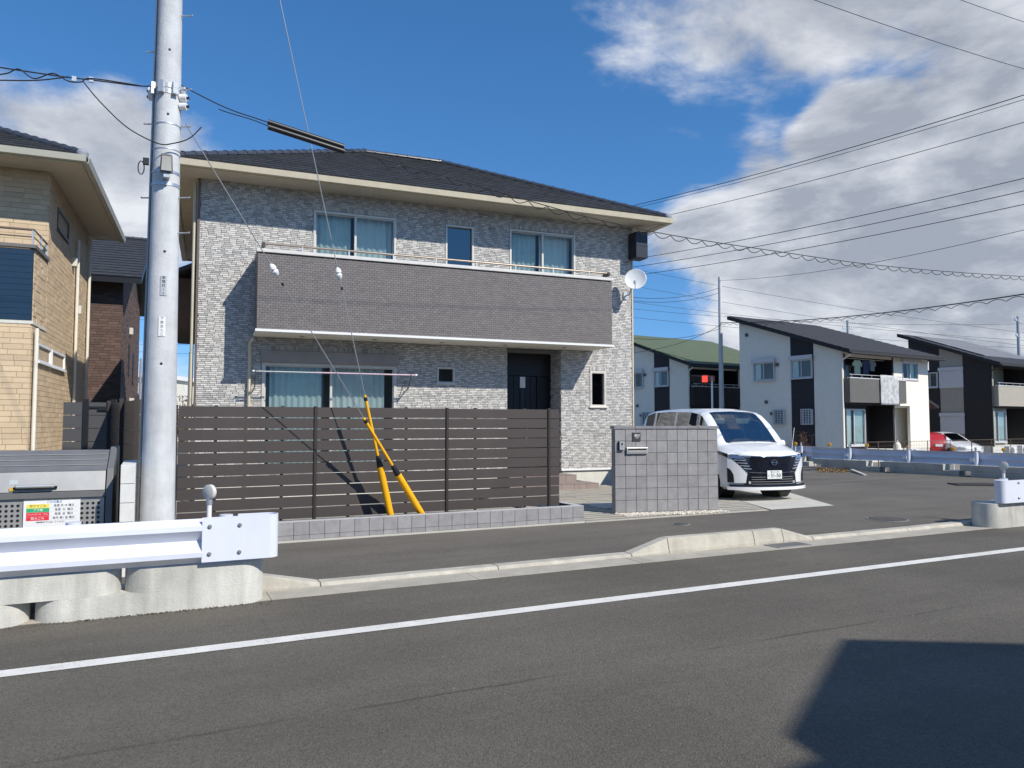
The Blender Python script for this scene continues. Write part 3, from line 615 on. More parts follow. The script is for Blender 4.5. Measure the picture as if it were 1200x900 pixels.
# satellite dish
ds = thing('satellite_dish', 'white round satellite dish on the corner of the grey house', 'satellite dish', HO + U * 9.95 + V * (-.03) + Vector((0, 0, 4.85)), HA)
Dm = Matrix.Translation((.02, -.47, .30)) @ Vector((-.55, -.80, .22)).to_track_quat('Z', 'Y').to_matrix().to_4x4()
MB().lathe([(.0, -.052), (.10, -.048), (.19, -.028), (.265, .0), (.27, .004), (.262, .008), (.19, -.018), (.10, -.037), (.0, -.042)], 32, Dm).build('dish', M_white, ds, smooth=True)
MB().tube([(0, .03, -.05), (0, -.22, -.05), (.01, -.36, .18)], .022, 10).build('mast', M_steel, ds, smooth=True); MB().box(-.05, .05, -.02, .03, -.13, .05).build('wall_plate', M_steel, ds)
fp = Dm @ Vector((0, -.26, 0)); fq = Dm @ Vector((0, -.20, .26))
MB().tube([fp, fq], .010, 6).build('feed_arm', M_steel, ds); MB().lathe([(.03, -.04), (.035, .04)], 12, Matrix.Translation(fq)).build('converter', M_alu, ds)
# laundry pole hung in front of the ground-floor window
lp = thing('laundry_pole', 'white and pink laundry pole before the ground-floor window', 'laundry pole', HO + U * 1.06 + V * (-.55) + Vector((0, 0, 2.62)), HA)
MB().tube([(0, 0, 0), (1.2, 0, 0)], .014, 10).build('pole_tube', M_alu, lp, smooth=True); MB().tube([(1.2, 0, 0), (3.34, 0, 0)], .017, 10).build('outer_tube', mat('pink_white', (.62, .45, .52), .35), lp, smooth=True); MB().tube([(-.02, 0, 0), (.02, 0, 0)], .022, 10).build('end_cap', M_white, lp); MB().tube([(3.32, 0, 0), (3.36, 0, 0)], .022, 10).build('end_cap', M_white, lp)
for xx in (1.10, 4.28):
    hk = MB(); hk.tube([(xx, -.02, 2.28), (xx, -.30, 2.33), (xx, -.58, 2.58)], .013, 8); hk.tube([(xx, -.02, 2.52), (xx, -.30, 2.33)], .010, 8); hk.tube([(xx, -.58 + .035 * math.cos(a / 6 * 6.283), 2.62 + .035 * math.sin(a / 6 * 6.283)) for a in range(7)], .006, 6); hk.build('laundry_hook', M_frame2, house)
# ------------------------------------------------------------------ fence, planter, gate wall of the grey house
fence = thing('slat_fence', 'dark brown horizontal slat fence behind the low tiled planter wall', 'fence', (.29, 10.52, .25))
FX = [(.03, 1.745), (1.795, 3.70), (3.75, 5.445), (5.495, 5.66)]
slat_me = {}
for (a, b) in FX:
    for k in range(10):
        z = .02 + k * .1535; me_k = (round(a, 3), round(b, 3))
        if me_k not in slat_me:
            mb = MB().box(0, b - a, -.012, .012, 0, .1415); slat_me[me_k] = mb.mesh('slat'); slat_me[me_k].materials.append(M_fence)
        o = bpy.data.objects.new('slat', slat_me[me_k]); COL.objects.link(o); o.parent = fence; o.location = (a, random.uniform(-.002, .002), z + random.uniform(-.002, .002)); o.rotation_euler = (0, random.uniform(-.0006, .0006), 0)
for xx in (.0, 1.77, 3.725, 5.47): MB().box(xx - .020, xx + .020, -.035, .03, -.06, 1.56).build('post', M_fpost, fence, bevel=.004)
for k in range(3):
    for q in (.45, 1.3): MB().box(FX[k][0] + q - .02, FX[k][0] + q + .02, .012, .04, .0, 1.56).build('rear_stay', M_fpost, fence)
for (a, b, n) in FX[:0]: pass
tone = lambda r: tuple(c * r for c in (.272, .266, .268))
plw = thing('planter_wall', 'low grey tiled planter wall in front of the slat fence', 'planter wall', (.30, 10.0, 0))
MB().box(0, 5.79, .006, .10, .0, .285).box(5.69, 5.79, .10, .60, .0, .285).build('core', M_joint, plw)
MB().box(-.0, 5.80, -.03, .006, .0, .052).build('footing', M_slab, plw)
rnd = random.Random(21)
for i in range(29):
    for (z0, z1) in ((.055, .112), (.116, .288)):
        c = tone(rnd.uniform(.92, 1.07)); MB().box(.002 + i * .2, .197 + i * .2, -.006 - rnd.uniform(0, .002), .006, z0, z1, c).build('tile', M_tile, plw, bevel=.002)
for i in range(3): MB().box(5.79, 5.802, .008 + i * .2, .202 + i * .2, .05, .288, tone(rnd.uniform(.92, 1.05))).build('tile', M_tile, plw)
MB().box(-.0, 5.80, .006, .11, .285, .294).box(5.68, 5.80, .11, .60, .285, .294).build('top_edge', mat('planter_top', (.46, .45, .44), .85, .1), plw)
soil = struct(MB().box(.31, 5.98, 10.11, 10.60, .05, .19).build('planter_soil', M_dirt))
# grass in the planter strip
gs = MB(); rnd = random.Random(9)
for _ in range(2200):
    x = rnd.uniform(.35, 5.9); y = rnd.uniform(10.13, 10.56); h = rnd.uniform(.03, .075); a = rnd.uniform(0, 6.28); dx, dy = math.cos(a) * .006, math.sin(a) * .006; lx, ly = rnd.uniform(-.02, .02), rnd.uniform(-.02, .02)
    gs.add([(x - dx, y - dy, .188), (x + dx, y + dy, .188), (x + lx, y + ly, .19 + h)], [(0, 1, 2)])
g_ = gs.build('grass', M_grass); g_['kind'] = 'stuff'; g_['label'] = 'short dark green grass in the planter strip'; g_['category'] = 'grass'
GA = -12.0
gate = thing('gate_wall', 'free-standing grey tiled gate wall with mail slot and doorbell', 'gate wall', (7.10, 10.62, 0), GA)
GW, GH = 1.93, 1.475
MB().box(.004, GW - .004, .012, .14, 0, GH).build('core', M_joint, gate)
rows = [(.0, .062)] + [(.066 + k * .2015, .262 + k * .2015) for k in range(7)]
for i in range(10):
    for (z0, z1) in rows:
        c = tone(rnd.uniform(.91, 1.07)); MB().box(i * .193 + .002, i * .193 + .1885, -.002 - rnd.uniform(0, .003), .012, z0, z1, c).build('tile', M_tile, gate, bevel=.0025)
for k, (z0, z1) in enumerate(rows): MB().box(-.006, .004, .012, .14, z0, z1, tone(rnd.uniform(.9, 1.05))).build('tile', M_tile, gate)
for i in range(5): MB().box(-.02 + i * .394, -.02 + (i + 1) * .394 - .004, -.02, .165, GH + .004, GH + .052, (.22, .215, .23)).build('cap_tile', M_tile, gate, bevel=.004)
ic = MB().box(.055, .155, -.045, -.004, 1.12, 1.27).build('doorbell', M_black, gate, bevel=.005); MB().box(.068, .152, -.052, -.0452, 1.125, 1.265).build('face', mat('bell_silver', (.45, .47, .50), .35, metal=.3), ic); MB().lathe([(.017, 0), (.015, .008)], 14, Matrix.Translation((.112, -.052, 1.225)) @ Matrix.Rotation(R(90), 4, 'X')).build('lens', M_black, ic)
for q in range(3): MB().box(.095, .128, -.0535, -.0522, 1.165 + q * .012, 1.17 + q * .012).build('speaker_slot', M_grey, ic)
ms = MB(); ms.box(.20, .585, -.045, -.004, 1.055, 1.16); mso = ms.build('mail_slot', M_alu, gate, bevel=.004); MB().box(.225, .56, -.052, -.0452, 1.075, 1.115).build('flap', mat('flap', (.56, .53, .50), .35, metal=.5), mso); MB().box(.225, .56, -.047, -.0452, 1.117, 1.143).build('slot', M_black, mso)
npl = MB().box(.315, .465, -.018, -.004, 1.27, 1.42).build('name_plate', mat('plate_dark', (.055, .055, .058), .4), gate, bevel=.003)
M_ltr = mat('letter_white', (.85, .85, .84), .4)
text('品川', .048, 'lettering', M_ltr, npl, TM(.398, -.0195, 1.365), bold=.0008); MB().box(.372, .43, -.0195, -.0182, 1.322, 1.328).build('underline', M_ltr, npl)
# gravel strip at the foot of the gate wall
gv = MB(); ga = R(GA)
for _ in range(1300):
    u_ = rnd.uniform(-.02, 1.98); P_ = Vector((7.10 + u_ * math.cos(ga), 10.62 + u_ * math.sin(ga), 0)); lo_ = 10.0; y = rnd.uniform(max(lo_, P_.y - .32), P_.y - .02) if P_.y - .02 > lo_ else None
    if y is None: continue
    r_ = rnd.uniform(.010, .022); M_ = Matrix.Translation((P_.x, y, .042 + rnd.uniform(0, .012))) @ Matrix.Rotation(rnd.uniform(0, 6), 4, (rnd.random(), rnd.random(), 1)) @ Matrix.Diagonal((r_ * 1.3, r_, r_ * .7, 1))
    gv.add([(1, 0, 0), (-1, 0, 0), (0, 1, 0), (0, -1, 0), (0, 0, 1), (0, 0, -1)], [(0, 2, 4), (2, 1, 4), (1, 3, 4), (3, 0, 4), (2, 0, 5), (1, 2, 5), (3, 1, 5), (0, 3, 5)], None, M_)
o = gv.build('gravel', M_gravel); o['kind'] = 'stuff'; o['label'] = 'cream pebbles along the foot of the gate wall'; o['category'] = 'gravel'
# side fence and gate between the two houses
sfn = thing('side_fence', 'dark slat fence running back from the utility pole to the side gate', 'fence', (-.13, 10.55, 0), 99.8)
for k in range(9): MB().box(0, 2.5, -.012, .012, .10 + k * .198, .29 + k * .198).build('slat', M_fence, sfn)
for xx in (.02, 1.25, 2.48): MB().box(xx - .03, xx + .03, .013, .06, 0, 1.92).build('post', M_fpost, sfn)
M_gate = mat('gate_board', (.075, .072, .072), .5, .08, 3)
sg = thing('side_gate', 'dark grey board gate closing the gap between the beige and grey houses', 'gate', (-2.85, 13.15, 0), HA)
for k in range(9):
    MB().box(1.66, 1.92, -.012, .012, .10 + k * .2, .292 + k * .2).build('board', M_gate, sg); MB().box(2.0, 2.30, -.012, .012, .10 + k * .2, .292 + k * .2).build('board', M_gate, sg)
for xx in (1.96, 2.335): MB().box(xx - .035, xx + .035, -.04, .04, 0, 1.94).build('post', M_black, sg)
MB().box(2.0, 2.30, -.03, -.013, 1.80, 1.83).build('gate_rail', M_black, sg); MB().box(2.12, 2.28, -.045, -.013, 1.77, 1.80).build('latch', M_black, sg)
# ------------------------------------------------------------------ utility pole, guys
PX, PY = .085, 8.85
pole = thing('utility_pole', 'pale concrete utility pole with step bolts in front of the grey house', 'utility pole', (PX, PY, 0))
def prad(z): return (.350 - z / 58.0) / 2
mb = MB(); mb.tube([(0, 0, -.1), (0, 0, 12.6)], prad(0), 32, True, prad(12.6)); mb.build('shaft', M_pole, pole, smooth=True)
def zpx(y, x=190): return vp(x, y, (0, PY - .17, 0)).z
camdir = math.atan2(-PY, -PX)
# rows of step bolts on both sides
for k, yy in enumerate((283, 245, 203, 152, 117, 57, 22)):
    s_ = 1 if k % 2 == 0 else -1
for (x_, y_) in ((213, 275), (213, 234), (170, 229), (175, 142), (212, 151), (177, 57), (219, 23), (214, 108), (170, 330), (168, 410), (212, 372), (211, 455)):
    z = vp(x_, y_, (0, PY, 0)).z; s_ = 1 if x_ > 192 else -1; r_ = prad(z); a = YAW - R(90)
    d = Vector((math.cos(a), math.sin(a), 0)) * s_
    if y_ > 300: continue
    MB().tube([d * (r_ - .01), d * (r_ + .125), d * (r_ + .125) + Vector((0, 0, .012))], .008, 8).build('step_bolt', M_steel, pole).location.z = z
def band(y_, w_=.035, t_=.006, m=None, name='band'):
    z = zpx(y_); r_ = prad(z) + t_; return MB().lathe([(r_ - t_, 0), (r_, .002), (r_, w_), (r_ - t_, w_ + .002)], 32, Matrix.Translation((0, 0, z))).build(name, m or M_steel, pole, smooth=True)
b1 = band(99, .05); b2 = band(106, .05); band(142, .015, .004); band(172, .012, .004); band(200, .03); band(215, .035)
z1 = zpx(99); z2 = zpx(106)
for par, z in ((b1, z1), (b2, z2)):
    for k in range(4):
        a = camdir + R(-75 + k * 50); r_ = prad(z) + .03
        MB().box(-.03, .03, -.022, .022, -.008, .06).build('clamp', M_alu, par, bevel=.004).matrix_local = Matrix.Translation((math.cos(a) * r_, math.sin(a) * r_, z)) @ Matrix.Rotation(a + R(90), 4, 'Z')
for s_, zs in ((-1, (z1 + .01, z2 + .01)), (1, (z1 - .07, z2 - .10))):
    d = Vector((math.cos(YAW - R(90)), math.sin(YAW - R(90)), 0)) * s_
    for z in zs:
        mo = MB(); mo.tube([d * (prad(z) + .005) + Vector((0, 0, z)), d * (prad(z) + .075) + Vector((0, 0, z))], .042, 14); mo.build('spool_insulator', M_porc, pole, smooth=True)
        MB().tube([d * (prad(z) + .02) + Vector((0, 0, z)), d * (prad(z) + .10) + Vector((0, 0, z))], .016, 10).build('pin', M_black, pole)
# conduit up the left side
d = Vector((math.cos(YAW + R(108)), math.sin(YAW + R(108)), 0))
MB().tube([d * (prad(z) + .014) + Vector((0, 0, z)) for z in (.3, 3.3, 6.5, 9)], .013, 8).build('conduit', M_grey, pole, smooth=True)
# holes and plates on the shaft
def on_pole(px_, py_, dr=.0):
    p = vp(px_, py_, (0, PY - .165, 0)); v = Vector((p.x - PX, p.y - PY, 0)); z = p.z; ang = math.atan2(-math.sqrt(max(1e-4, prad(z) ** 2 - min(abs(v.x), prad(z) * .95) ** 2)), v.x); return ang, z
def plate(px_, py0, py1, w_, m, name):
    ang, z1_ = on_pole(px_, py0); _, z0_ = on_pole(px_, py1); n = 6; vs = []; r_ = prad((z0_ + z1_) / 2) + .004; hw = w_ / 2 / r_
    for rr_ in (r_, r_ + .003):
        for i in range(n + 1):
            a = ang - hw + 2 * hw * i / n
            for z in (z0_, z1_): vs.append((math.cos(a) * rr_, math.sin(a) * rr_, z))
    o_ = 2 * (n + 1); fs = [(o_ + 2 * i, o_ + 2 * i + 2, o_ + 2 * i + 3, o_ + 2 * i + 1) for i in range(n)] + [(0, 1, o_ + 1, o_), (2 * n, o_ + 2 * n, o_ + 2 * n + 1, 2 * n + 1)] + [(2 * i, o_ + 2 * i, o_ + 2 * i + 2, 2 * i + 2) for i in range(n)] + [(2 * i + 1, 2 * i + 3, o_ + 2 * i + 3, o_ + 2 * i + 1) for i in range(n)]
    o = MB().add(vs, fs).build(name, m, pole); return o, ang, z0_, z1_, r_ + .0035
M_ink = mat('ink', (.03, .035, .05), .6); M_pg = mat('plate_grey', (.42, .45, .47), .5)
for (px_, a_, b_, w_, m, chars) in ((192, 323, 346, .062, M_pg, '東電柱12'), (190, 371, 394, .066, M_white, '下原支七三')):
    o, ang, z0_, z1_, r_ = plate(px_, a_, b_, w_, m, 'number_plate'); n = len(chars)
    for i, ch in enumerate(chars):
        z = z1_ - (i + .5) * (z1_ - z0_) / n; M_ = Matrix.Translation((math.cos(ang) * r_, math.sin(ang) * r_, z)) @ Matrix.Rotation(ang + R(90), 4, 'Z') @ Matrix.Rotation(R(90), 4, 'X'); text(ch, .036, 'lettering', M_ink, o, M_, .0006)
for (px_, py_) in ((199, 56), (197, 132), (193, 294), (189, 426)):
    ang, z = on_pole(px_, py_); r_ = prad(z); MB().lathe([(.014, 0), (.012, .004)], 12, Matrix.Translation((math.cos(ang) * r_, math.sin(ang) * r_, z)) @ Matrix.Rotation(ang + R(90), 4, 'Z') @ Matrix.Rotation(R(90), 4, 'X')).build('bolt_hole', M_black, pole)
# small street lamp unit strapped to the pole
ang, z = on_pole(195, 196); r_ = prad(z); lm = thing('pole_lamp', 'small grey lamp unit strapped to the utility pole', 'lamp', (PX + math.cos(ang) * (r_ + .10), PY + math.sin(ang) * (r_ + .10), z - .05), math.degrees(ang) + 90)
lb = MB().add([(-.062, .07, -.02), (.062, .07, -.02), (.05, .02, .17), (-.05, .02, .17), (-.066, -.03, -.04), (.066, -.03, -.04), (.056, -.05, .16), (-.056, -.05, .16)], [(0, 1, 2, 3), (7, 6, 5, 4), (0, 4, 5, 1), (1, 5, 6, 2), (2, 6, 7, 3), (3, 7, 4, 0)])
lb.build('housing', mat('lamp_grey', (.13, .13, .125), .5), lm, bevel=.015); MB().add([(-.05, -.042, -.02), (.05, -.042, -.02), (.044, -.058, .13), (-.044, -.058, .13)], [(0, 1, 2, 3)]).build('lens', mat('lamp_glass', (.42, .40, .36), .2), lm)
MB().box(-.03, .03, -.01, .11, -.085, -.02).build('bracket', M_steel, lm, bevel=.006); MB().tube([(0, .09, -.05), (0, .09, -.14)], .014, 8).build('stem', M_steel, lm)
# cable box coil at the pole's left
mb = MB(); mb.tube([(-.245 + .03 * math.cos(a / 10 * 6.28), -.06, zpx(196) + .075 * math.sin(a / 10 * 6.28)) for a in range(11)], .006, 6, False); mb.build('cable_coil', M_wire, pole); MB().box(-.23, -.17, -.08, -.04, zpx(192), zpx(184)).build('splice_box', M_black, pole, bevel=.005)
# guys
def guy(name, lab, base_px, base_y, rod_top, insul_px, attach_z, sleeve_k, az):
    base = vp(base_px[0], base_px[1], (0, base_y, 0)); top = Vector((PX + .06, PY + .02, attach_z)); 
    d = (top - base).normalized(); L = (top - base).length; base = base - d * .22
    t = thing(name, lab, 'guy wire', base); P = lambda s: tuple(d * s)
    MB().tube([P(0), P(.95)], .048, 16).build('thick_cover', M_yel, t, smooth=True); MB().tube([P(.95), P(1.08), P(1.12)], .046, 14, True, .02).build('collar', M_black, t, smooth=True); MB().tube([P(1.10), P(sleeve_k)], .021, 12).build('thin_cover', M_yel, t, smooth=True)
    MB().tube([P(sleeve_k - .08), P(sleeve_k - .03)], .025, 12).build('clip', M_black, t)
    k = None
    # insulator height where the photograph shows it
    best = min((abs((CP + Vector((0, 0, 0)) - CP).length) + 1e9, 0) for _ in range(1))
    for i in range(0, 400):
        s_ = L * i / 400; q = base + d * s_ - CP; zc = q.dot(FW); y = 450 - F * q.dot(UP) / zc
        if y < insul_px[1]: k = s_; break
    k = k or L * .5
    MB().tube([P(sleeve_k - .1), P(k - .02)], .0062, 8).build('lower_wire', M_gwire, t); MB().tube([P(k + .02), P(L)], .0062, 8).build('upper_wire', M_gwire, t)
    q = d.to_track_quat('Z', 'Y').to_matrix().to_4x4(); ins = MB().lathe([(.008, -.085), (.033, -.062), (.045, -.02), (.034, -.004), (.034, .004), (.045, .02), (.033, .062), (.008, .085)], 16, Matrix.Translation(P(k)) @ q); ins.build('guy_insulator', M_porc, t, smooth=True)
    MB().tube([P(k - .22), P(k - .18)], .014, 8).build('wire_clip', M_black, t); return t
guy('guy_wire', 'steeper guy wire in thin yellow sleeve rising from the planter past the fence', (458, 605), 10.22, None, (394, 322), 11.4, 1.98, 0)
guy('guy_wire', 'more slanted guy wire with yellow sleeve, its foot farther from the utility pole', (494, 602), 10.22, None, (327, 317), zpx(112), 1.93, 0)
# ------------------------------------------------------------------ cables
NEARP = Vector((24.6, 8.7, 0)); HIDP = Vector((18.6, 31.2, 0)); P2 = at(846, 45); P2.z = 0
def wire(name, pts, r, label, group=None, cat='cable', m=None, n=6):
    o0 = Vector(pts[0]); mb = MB().tube([Vector(p) - o0 for p in pts], r, n); o = mb.build(name, m or M_wire, None, smooth=False); o.location = o0; return tag(o, label, cat, group)
# lashed telecom cable from the pole to the right, in front of the grey house
samp = [(203, 95), (262, 125), (313, 143), (403, 174), (545, 213), (640, 241), (700, 257), (784, 275), (900, 293), (1040, 312), (1200, 324)]
kp = [vp(x_, y_, (0, PY, 0)) for x_, y_ in samp] + [Vector((20, PY, 4.85)), Vector((24.6, PY, 5.35))]
def spline(pts, per=10):
    out = []
    for i in range(len(pts) - 1):
        p0 = pts[max(i - 1, 0)]; p1 = pts[i]; p2 = pts[i + 1]; p3 = pts[min(i + 2, len(pts) - 1)]
        for j in range(per):
            t = j / per; out.append(.5 * ((2 * p1) + (p2 - p0) * t + (2 * p0 - 5 * p1 + 4 * p2 - p3) * t * t + (3 * p1 - p0 - 3 * p2 + p3) * t ** 3))
    return out + [pts[-1]]
path = spline(kp, 10)
tel = thing('telecom_cable', 'spiral-lashed telephone cable with black sleeve crossing before the grey house', 'cable', path[0])
o0 = path[0]; MB().tube([p - o0 for p in path], .0065, 6).build('messenger_wire', M_wire, tel)
def lash(path, o0, per=.30, amp=.030, start=0.0, end=1e9, drop=.045):
    out = []; s = 0; prev = path[0]
    dense = []
    for a, b in zip(path[:-1], path[1:]):
        n = max(1, int((b - a).length / .03)); dense += [a.lerp(b, i / n) for i in range(n)]
    for p in dense:
        s += (p - prev).length; prev = p
        if start <= s <= end: out.append(p - o0 + Vector((0, amp * math.sin(s / per * 6.283), -drop + amp * math.cos(s / per * 6.283))))
    return out
MB().tube(lash(path, o0, start=2.3), .006, 5).build('lashed_cable', M_wire, tel); MB().tube(lash(path, o0, per=.9, amp=.012, start=.5, end=1.2), .006, 5).build('drop_wire', M_wire, tel)
pa, pb = vp(314, 143, (0, PY, 0)) - o0, vp(403, 172, (0, PY, 0)) - o0
MB().tube([pa, pb], .032, 14).build('cable_sleeve', M_black, tel, smooth=True); dn = Vector((0, -.012, -.062)); MB().tube([pa + dn, pb + dn], .032, 14).build('cable_sleeve', M_black, tel, smooth=True)
# cables to the left of the pole
L0 = [vp(x_, y_, (0, PY, 0)) for x_, y_ in ((183, 98), (168, 101), (110, 94), (75, 90), (0, 79), (-80, 66))]
pl_ = spline(L0, 8); tl = thing('telecom_cable', 'twisted telephone cables running off to the beige house side of the pole', 'cable', pl_[0]); o0 = pl_[0]
MB().tube([p - o0 for p in pl_], .007, 6).build('messenger_wire', M_wire, tl)
for (pts, nm) in (([(168, 101), (108, 92), (95, 96), (80, 95), (62, 86), (40, 92), (22, 81), (8, 86), (-10, 86), (-40, 70)], 'looped_wire'), ([(80, 90), (45, 94), (0, 94), (-60, 92)], 'drop_wire'), ([(97, 95), (118, 120), (150, 150), (185, 168), (203, 168), (222, 162), (236, 149)], 'slack_loop')):
    MB().tube([p - o0 for p in spline([vp(x_, y_, (0, PY - .22, 0)) for x_, y_ in pts], 8)], .0065, 6).build(nm, M_wire, tl)
for (x_, y_) in ((87, 92), (107, 93)): p = vp(x_, y_, (0, PY - .2, 0)) - o0; MB().box(p.x - .02, p.x + .02, p.y - .015, p.y + .015, p.z - .03, p.z + .02).build('cable_clamp', M_steel, tl)
# far poles and the power lines strung between them
def far_pole(p, h, label, arms, top_r=.10, base_r=.17, cat='utility pole', m=None, lean=0):
    t = thing('utility_pole', label, cat, (p.x, p.y, 0)); MB().tube([(0, 0, -.6), (0, 0, h)], base_r, 16, True, top_r).build('shaft', m or M_pole, t, smooth=True)
    for (z, L, a) in arms:
        A = Vector((math.cos(R(a)), math.sin(R(a)), 0)); MB().bar(A * -L + Vector((0, 0, z)), A * L + Vector((0, 0, z)), .08, .08).build('crossarm', M_steel, t)
        for q in (-.9, -.45, .45, .9): MB().lathe([(.05, 0), (.06, .06), (.03, .16), (.045, .2)], 10, Matrix.Translation(A * L * q + Vector((0, 0, z + .04)))).build('insulator', M_porc, t, smooth=True)
    return t
far_pole(P2, 10.55, 'tall bare pole standing behind the white minivan in front of the green-roofed house', [])
far_pole(NEARP, 11.7, 'pole on the side street corner carrying the power lines', [(11.2, .75, 15), (8.8, .5, 15)])
far_pole(HIDP, 11.9, 'pole behind the grey house carrying the power lines', [(11.3, .75, 15), (8.9, .5, 15)])
pw = 'power lines strung along the side street'
for (off, z0, z1, r_) in ((-.6, 11.45, 11.5, .013), (-.25, 11.45, 11.5, .009), (.55, 11.05, 11.1, .011), (-.45, 9.0, 9.15, .012), (0, 8.75, 8.9, .012), (.42, 8.45, 8.6, .012)):
    A = Vector((math.cos(R(15)), math.sin(R(15)), 0)) * off; wire('power_line', catenary(NEARP + A + Vector((0, 0, z0)), HIDP + A + Vector((0, 0, z1)), .35), r_, 'power line of the upper bundle running past the grey house roof corner' if z0 > 10 else 'power line of the lower trio running behind the satellite dish', 'upper side street power lines' if z0 > 10 else 'lower side street power lines', 'power line')
wire('power_line', catenary(NEARP + Vector((0, 0, 7.9)), P2 + Vector((0, 0, 10.35)), .6), .010, 'thin line climbing to the top of the bare pole behind the minivan', None, 'power line')
ww = catenary(NEARP + Vector((0, 0, 5.75)), P2 + Vector((0, 0, 7.75)), .45, 60)
wire('telecom_cable', ww, .022, 'thick telephone cable meeting the bare pole above the minivan'); wire('telecom_cable', lash(ww, Vector((0, 0, 0)), per=.8, amp=.05, drop=.10), .012, 'wavy lashed cable under the thick cable to the bare pole')
for (z, e) in ((7.6, at(735, 33, 414)), (7.4, at(738, 38, 396)), (9.9, at(738, 40, 348)), (9.6, at(738, 40, 352))): wire('service_wire', catenary(P2 + Vector((0, 0, z)), e, .3), .014, 'service wire from the bare pole towards the back of the grey house', 'service wires of the bare pole', 'cable')
# road line of the near pole run overhead on the right
for z, g in ((8.75, 1), (9.75, 2)): wire('power_line', catenary((PX, PY, z + .6), (NEARP.x, NEARP.y, z + .65), .62), .0055, 'overhead line along the road from the concrete utility pole', 'overhead road lines', 'power line')
for (a, b, sg) in (((742, 315), (1290, 400), .6), ((742, 335), (1290, 415), .5), ((742, 354), (1290, 404), .5), ((742, 372), (1290, 412), .4), ((742, 362), (1290, 376), .9)): wire('distant_line', catenary(at(a[0], 75, a[1]), at(b[0], 75, b[1]), sg), .016, 'thin distant power line beyond the pale houses', 'distant power lines', 'power line')
fp4 = at(1197, 62); fp4.z = 0; far_pole(fp4, 10.6, 'dark far pole with crossarms rising above the black house roof', [(10.2, 1.1, 20), (8.9, .9, 20)], m=M_grey)
fp5 = at(996, 70); fp5.z = 0; far_pole(fp5, 11.4, 'slim far pole showing above the white house roof', [(10.6, .5, -20)], m=M_grey)
fp6 = at(221, 60); fp6.z = 0; far_pole(fp6, 7.4, 'slim far pole seen between the concrete pole and the grey house', [], m=M_grey)
fp7 = at(163, 75); fp7.z = 0; far_pole(fp7, 8.2, 'slim far pole seen beyond the brown house', [(7.6, .5, 20)], m=M_grey)
for (y0, y1) in ((352, 354), (362, 363), (373, 374), (402, 402), (410, 414)): wire('distant_line', catenary(at(140, 90, y0), at(245, 90, y1), .2, 8), .018, 'thin distant line in the gap beside the grey house', 'distant lines in the gap', 'power line')
# ------------------------------------------------------------------ guardrails
WPROF = [(.0, .0), (-.03, .025), (-.075, .055), (-.078, .095), (-.03, .145), (.0, .185), (-.03, .225), (-.078, .275), (-.075, .315), (-.03, .345), (.0, .37)]
def wbeam(L, t=.006):
    mb = MB(); out = WPROF; n = len(out); vs = []
    for x in (0, L):
        vs += [(x, y, z) for y, z in out] + [(x, y + t, z) for y, z in out]
    fs = []
    for i in range(n - 1): fs += [(i, i + 2 * n, i + 1 + 2 * n, i + 1), (n + i, n + i + 1, 3 * n + i + 1, 3 * n + i)]
    fs += [(0, n, 3 * n, 2 * n), (n - 1, 3 * n - 1, 4 * n - 1, 2 * n - 1)]
    for b in (0, 2 * n): fs += [((b + i), (b + i + 1), (b + n + i + 1), (b + n + i)) for i in range(n - 1)]
    return mb.add(vs, fs)
def stadium(x0, x1, y, r, n=12, left=True, right=True):
    p = []
    if right: p += [(x1 - r + r * math.cos(a), y + r * math.sin(a)) for a in [R(-90 + 180 * i / n) for i in range(n + 1)]]
    else: p += [(x1, y - r), (x1, y + r)]
    if left: p += [(x0 + r - r * math.cos(a), y - r * math.sin(a)) for a in [R(-90 + 180 * i / n) for i in range(n + 1)]]
    else: p += [(x0, y + r), (x0, y - r)]
    return p
M_blk = mat('barrier_concrete', (.56, .55, .50), .9, .16, 2.2, .3, 60, fine=.08, streak=.28)
def lerp_(a, b, t): return a + (b - a) * t
def terminal(par, x0, x1, y, z0, z1, side=1):
    """flat end shoe that curls back at its free end"""
    r = .085; xe = x1 - r * side; path = [(x0, y), (lerp_(x0, xe, .5), y), (xe - side * .004, y)]
    path += [(xe + side * r * math.sin(a), y + r - r * math.cos(a)) for a in [R(180 * i / 12) for i in range(13)]]
    path += [(x0 + side * .3, y + 2 * r)]
    mb = MB(); vs = []; n = len(path)
    for (px_, py_) in path: vs += [(px_, py_, z0), (px_, py_, z1)]
    mb.add(vs, [(2 * i, 2 * i + 2, 2 * i + 3, 2 * i + 1) if side > 0 else (2 * i + 1, 2 * i + 3, 2 * i + 2, 2 * i) for i in range(n - 1)])
    o = mb.build('end_shoe', M_gr, par, smooth=True); s = o.modifiers.new('solid', 'SOLIDIFY'); s.thickness = .008; o.modifiers.move(len(o.modifiers) - 1, 0)
    for bx in (.06, .30):
        for bz in (.07, .30): MB().lathe([(.017, -.004), (.017, .008), (.010, .014)], 10, Matrix.Translation((x0 + side * bx, y - .004, z0 + bz)) @ Matrix.Rotation(R(90), 4, 'X')).build('bolt', M_grey, o)
    return o
def delineator(loc, label, ang, h0, group=None, case=None):
    t = thing('delineator', label, 'reflector', loc, 0, group); MB().tube([(0, 0, 0), (0, 0, h0)], .021, 12).build('stem', M_white, t, smooth=True); MB().tube([(0, 0, h0 - .01), (0, 0, h0 + .05)], .026, 12).build('collar', M_steel, t, smooth=True)
    Mx = Matrix.Translation((0, 0, h0 + .10)) @ Matrix.Rotation(R(ang), 4, 'Z') @ Matrix.Rotation(R(90), 4, 'Y')
    MB().lathe([(.062, -.020), (.066, -.018), (.066, .018), (.062, .020)], 20, Mx).build('reflector_case', case or M_refl, t, smooth=True); MB().lathe([(.055, .0201), (.053, .024)], 18, Mx).build('reflector_lens', M_orange, t); return t
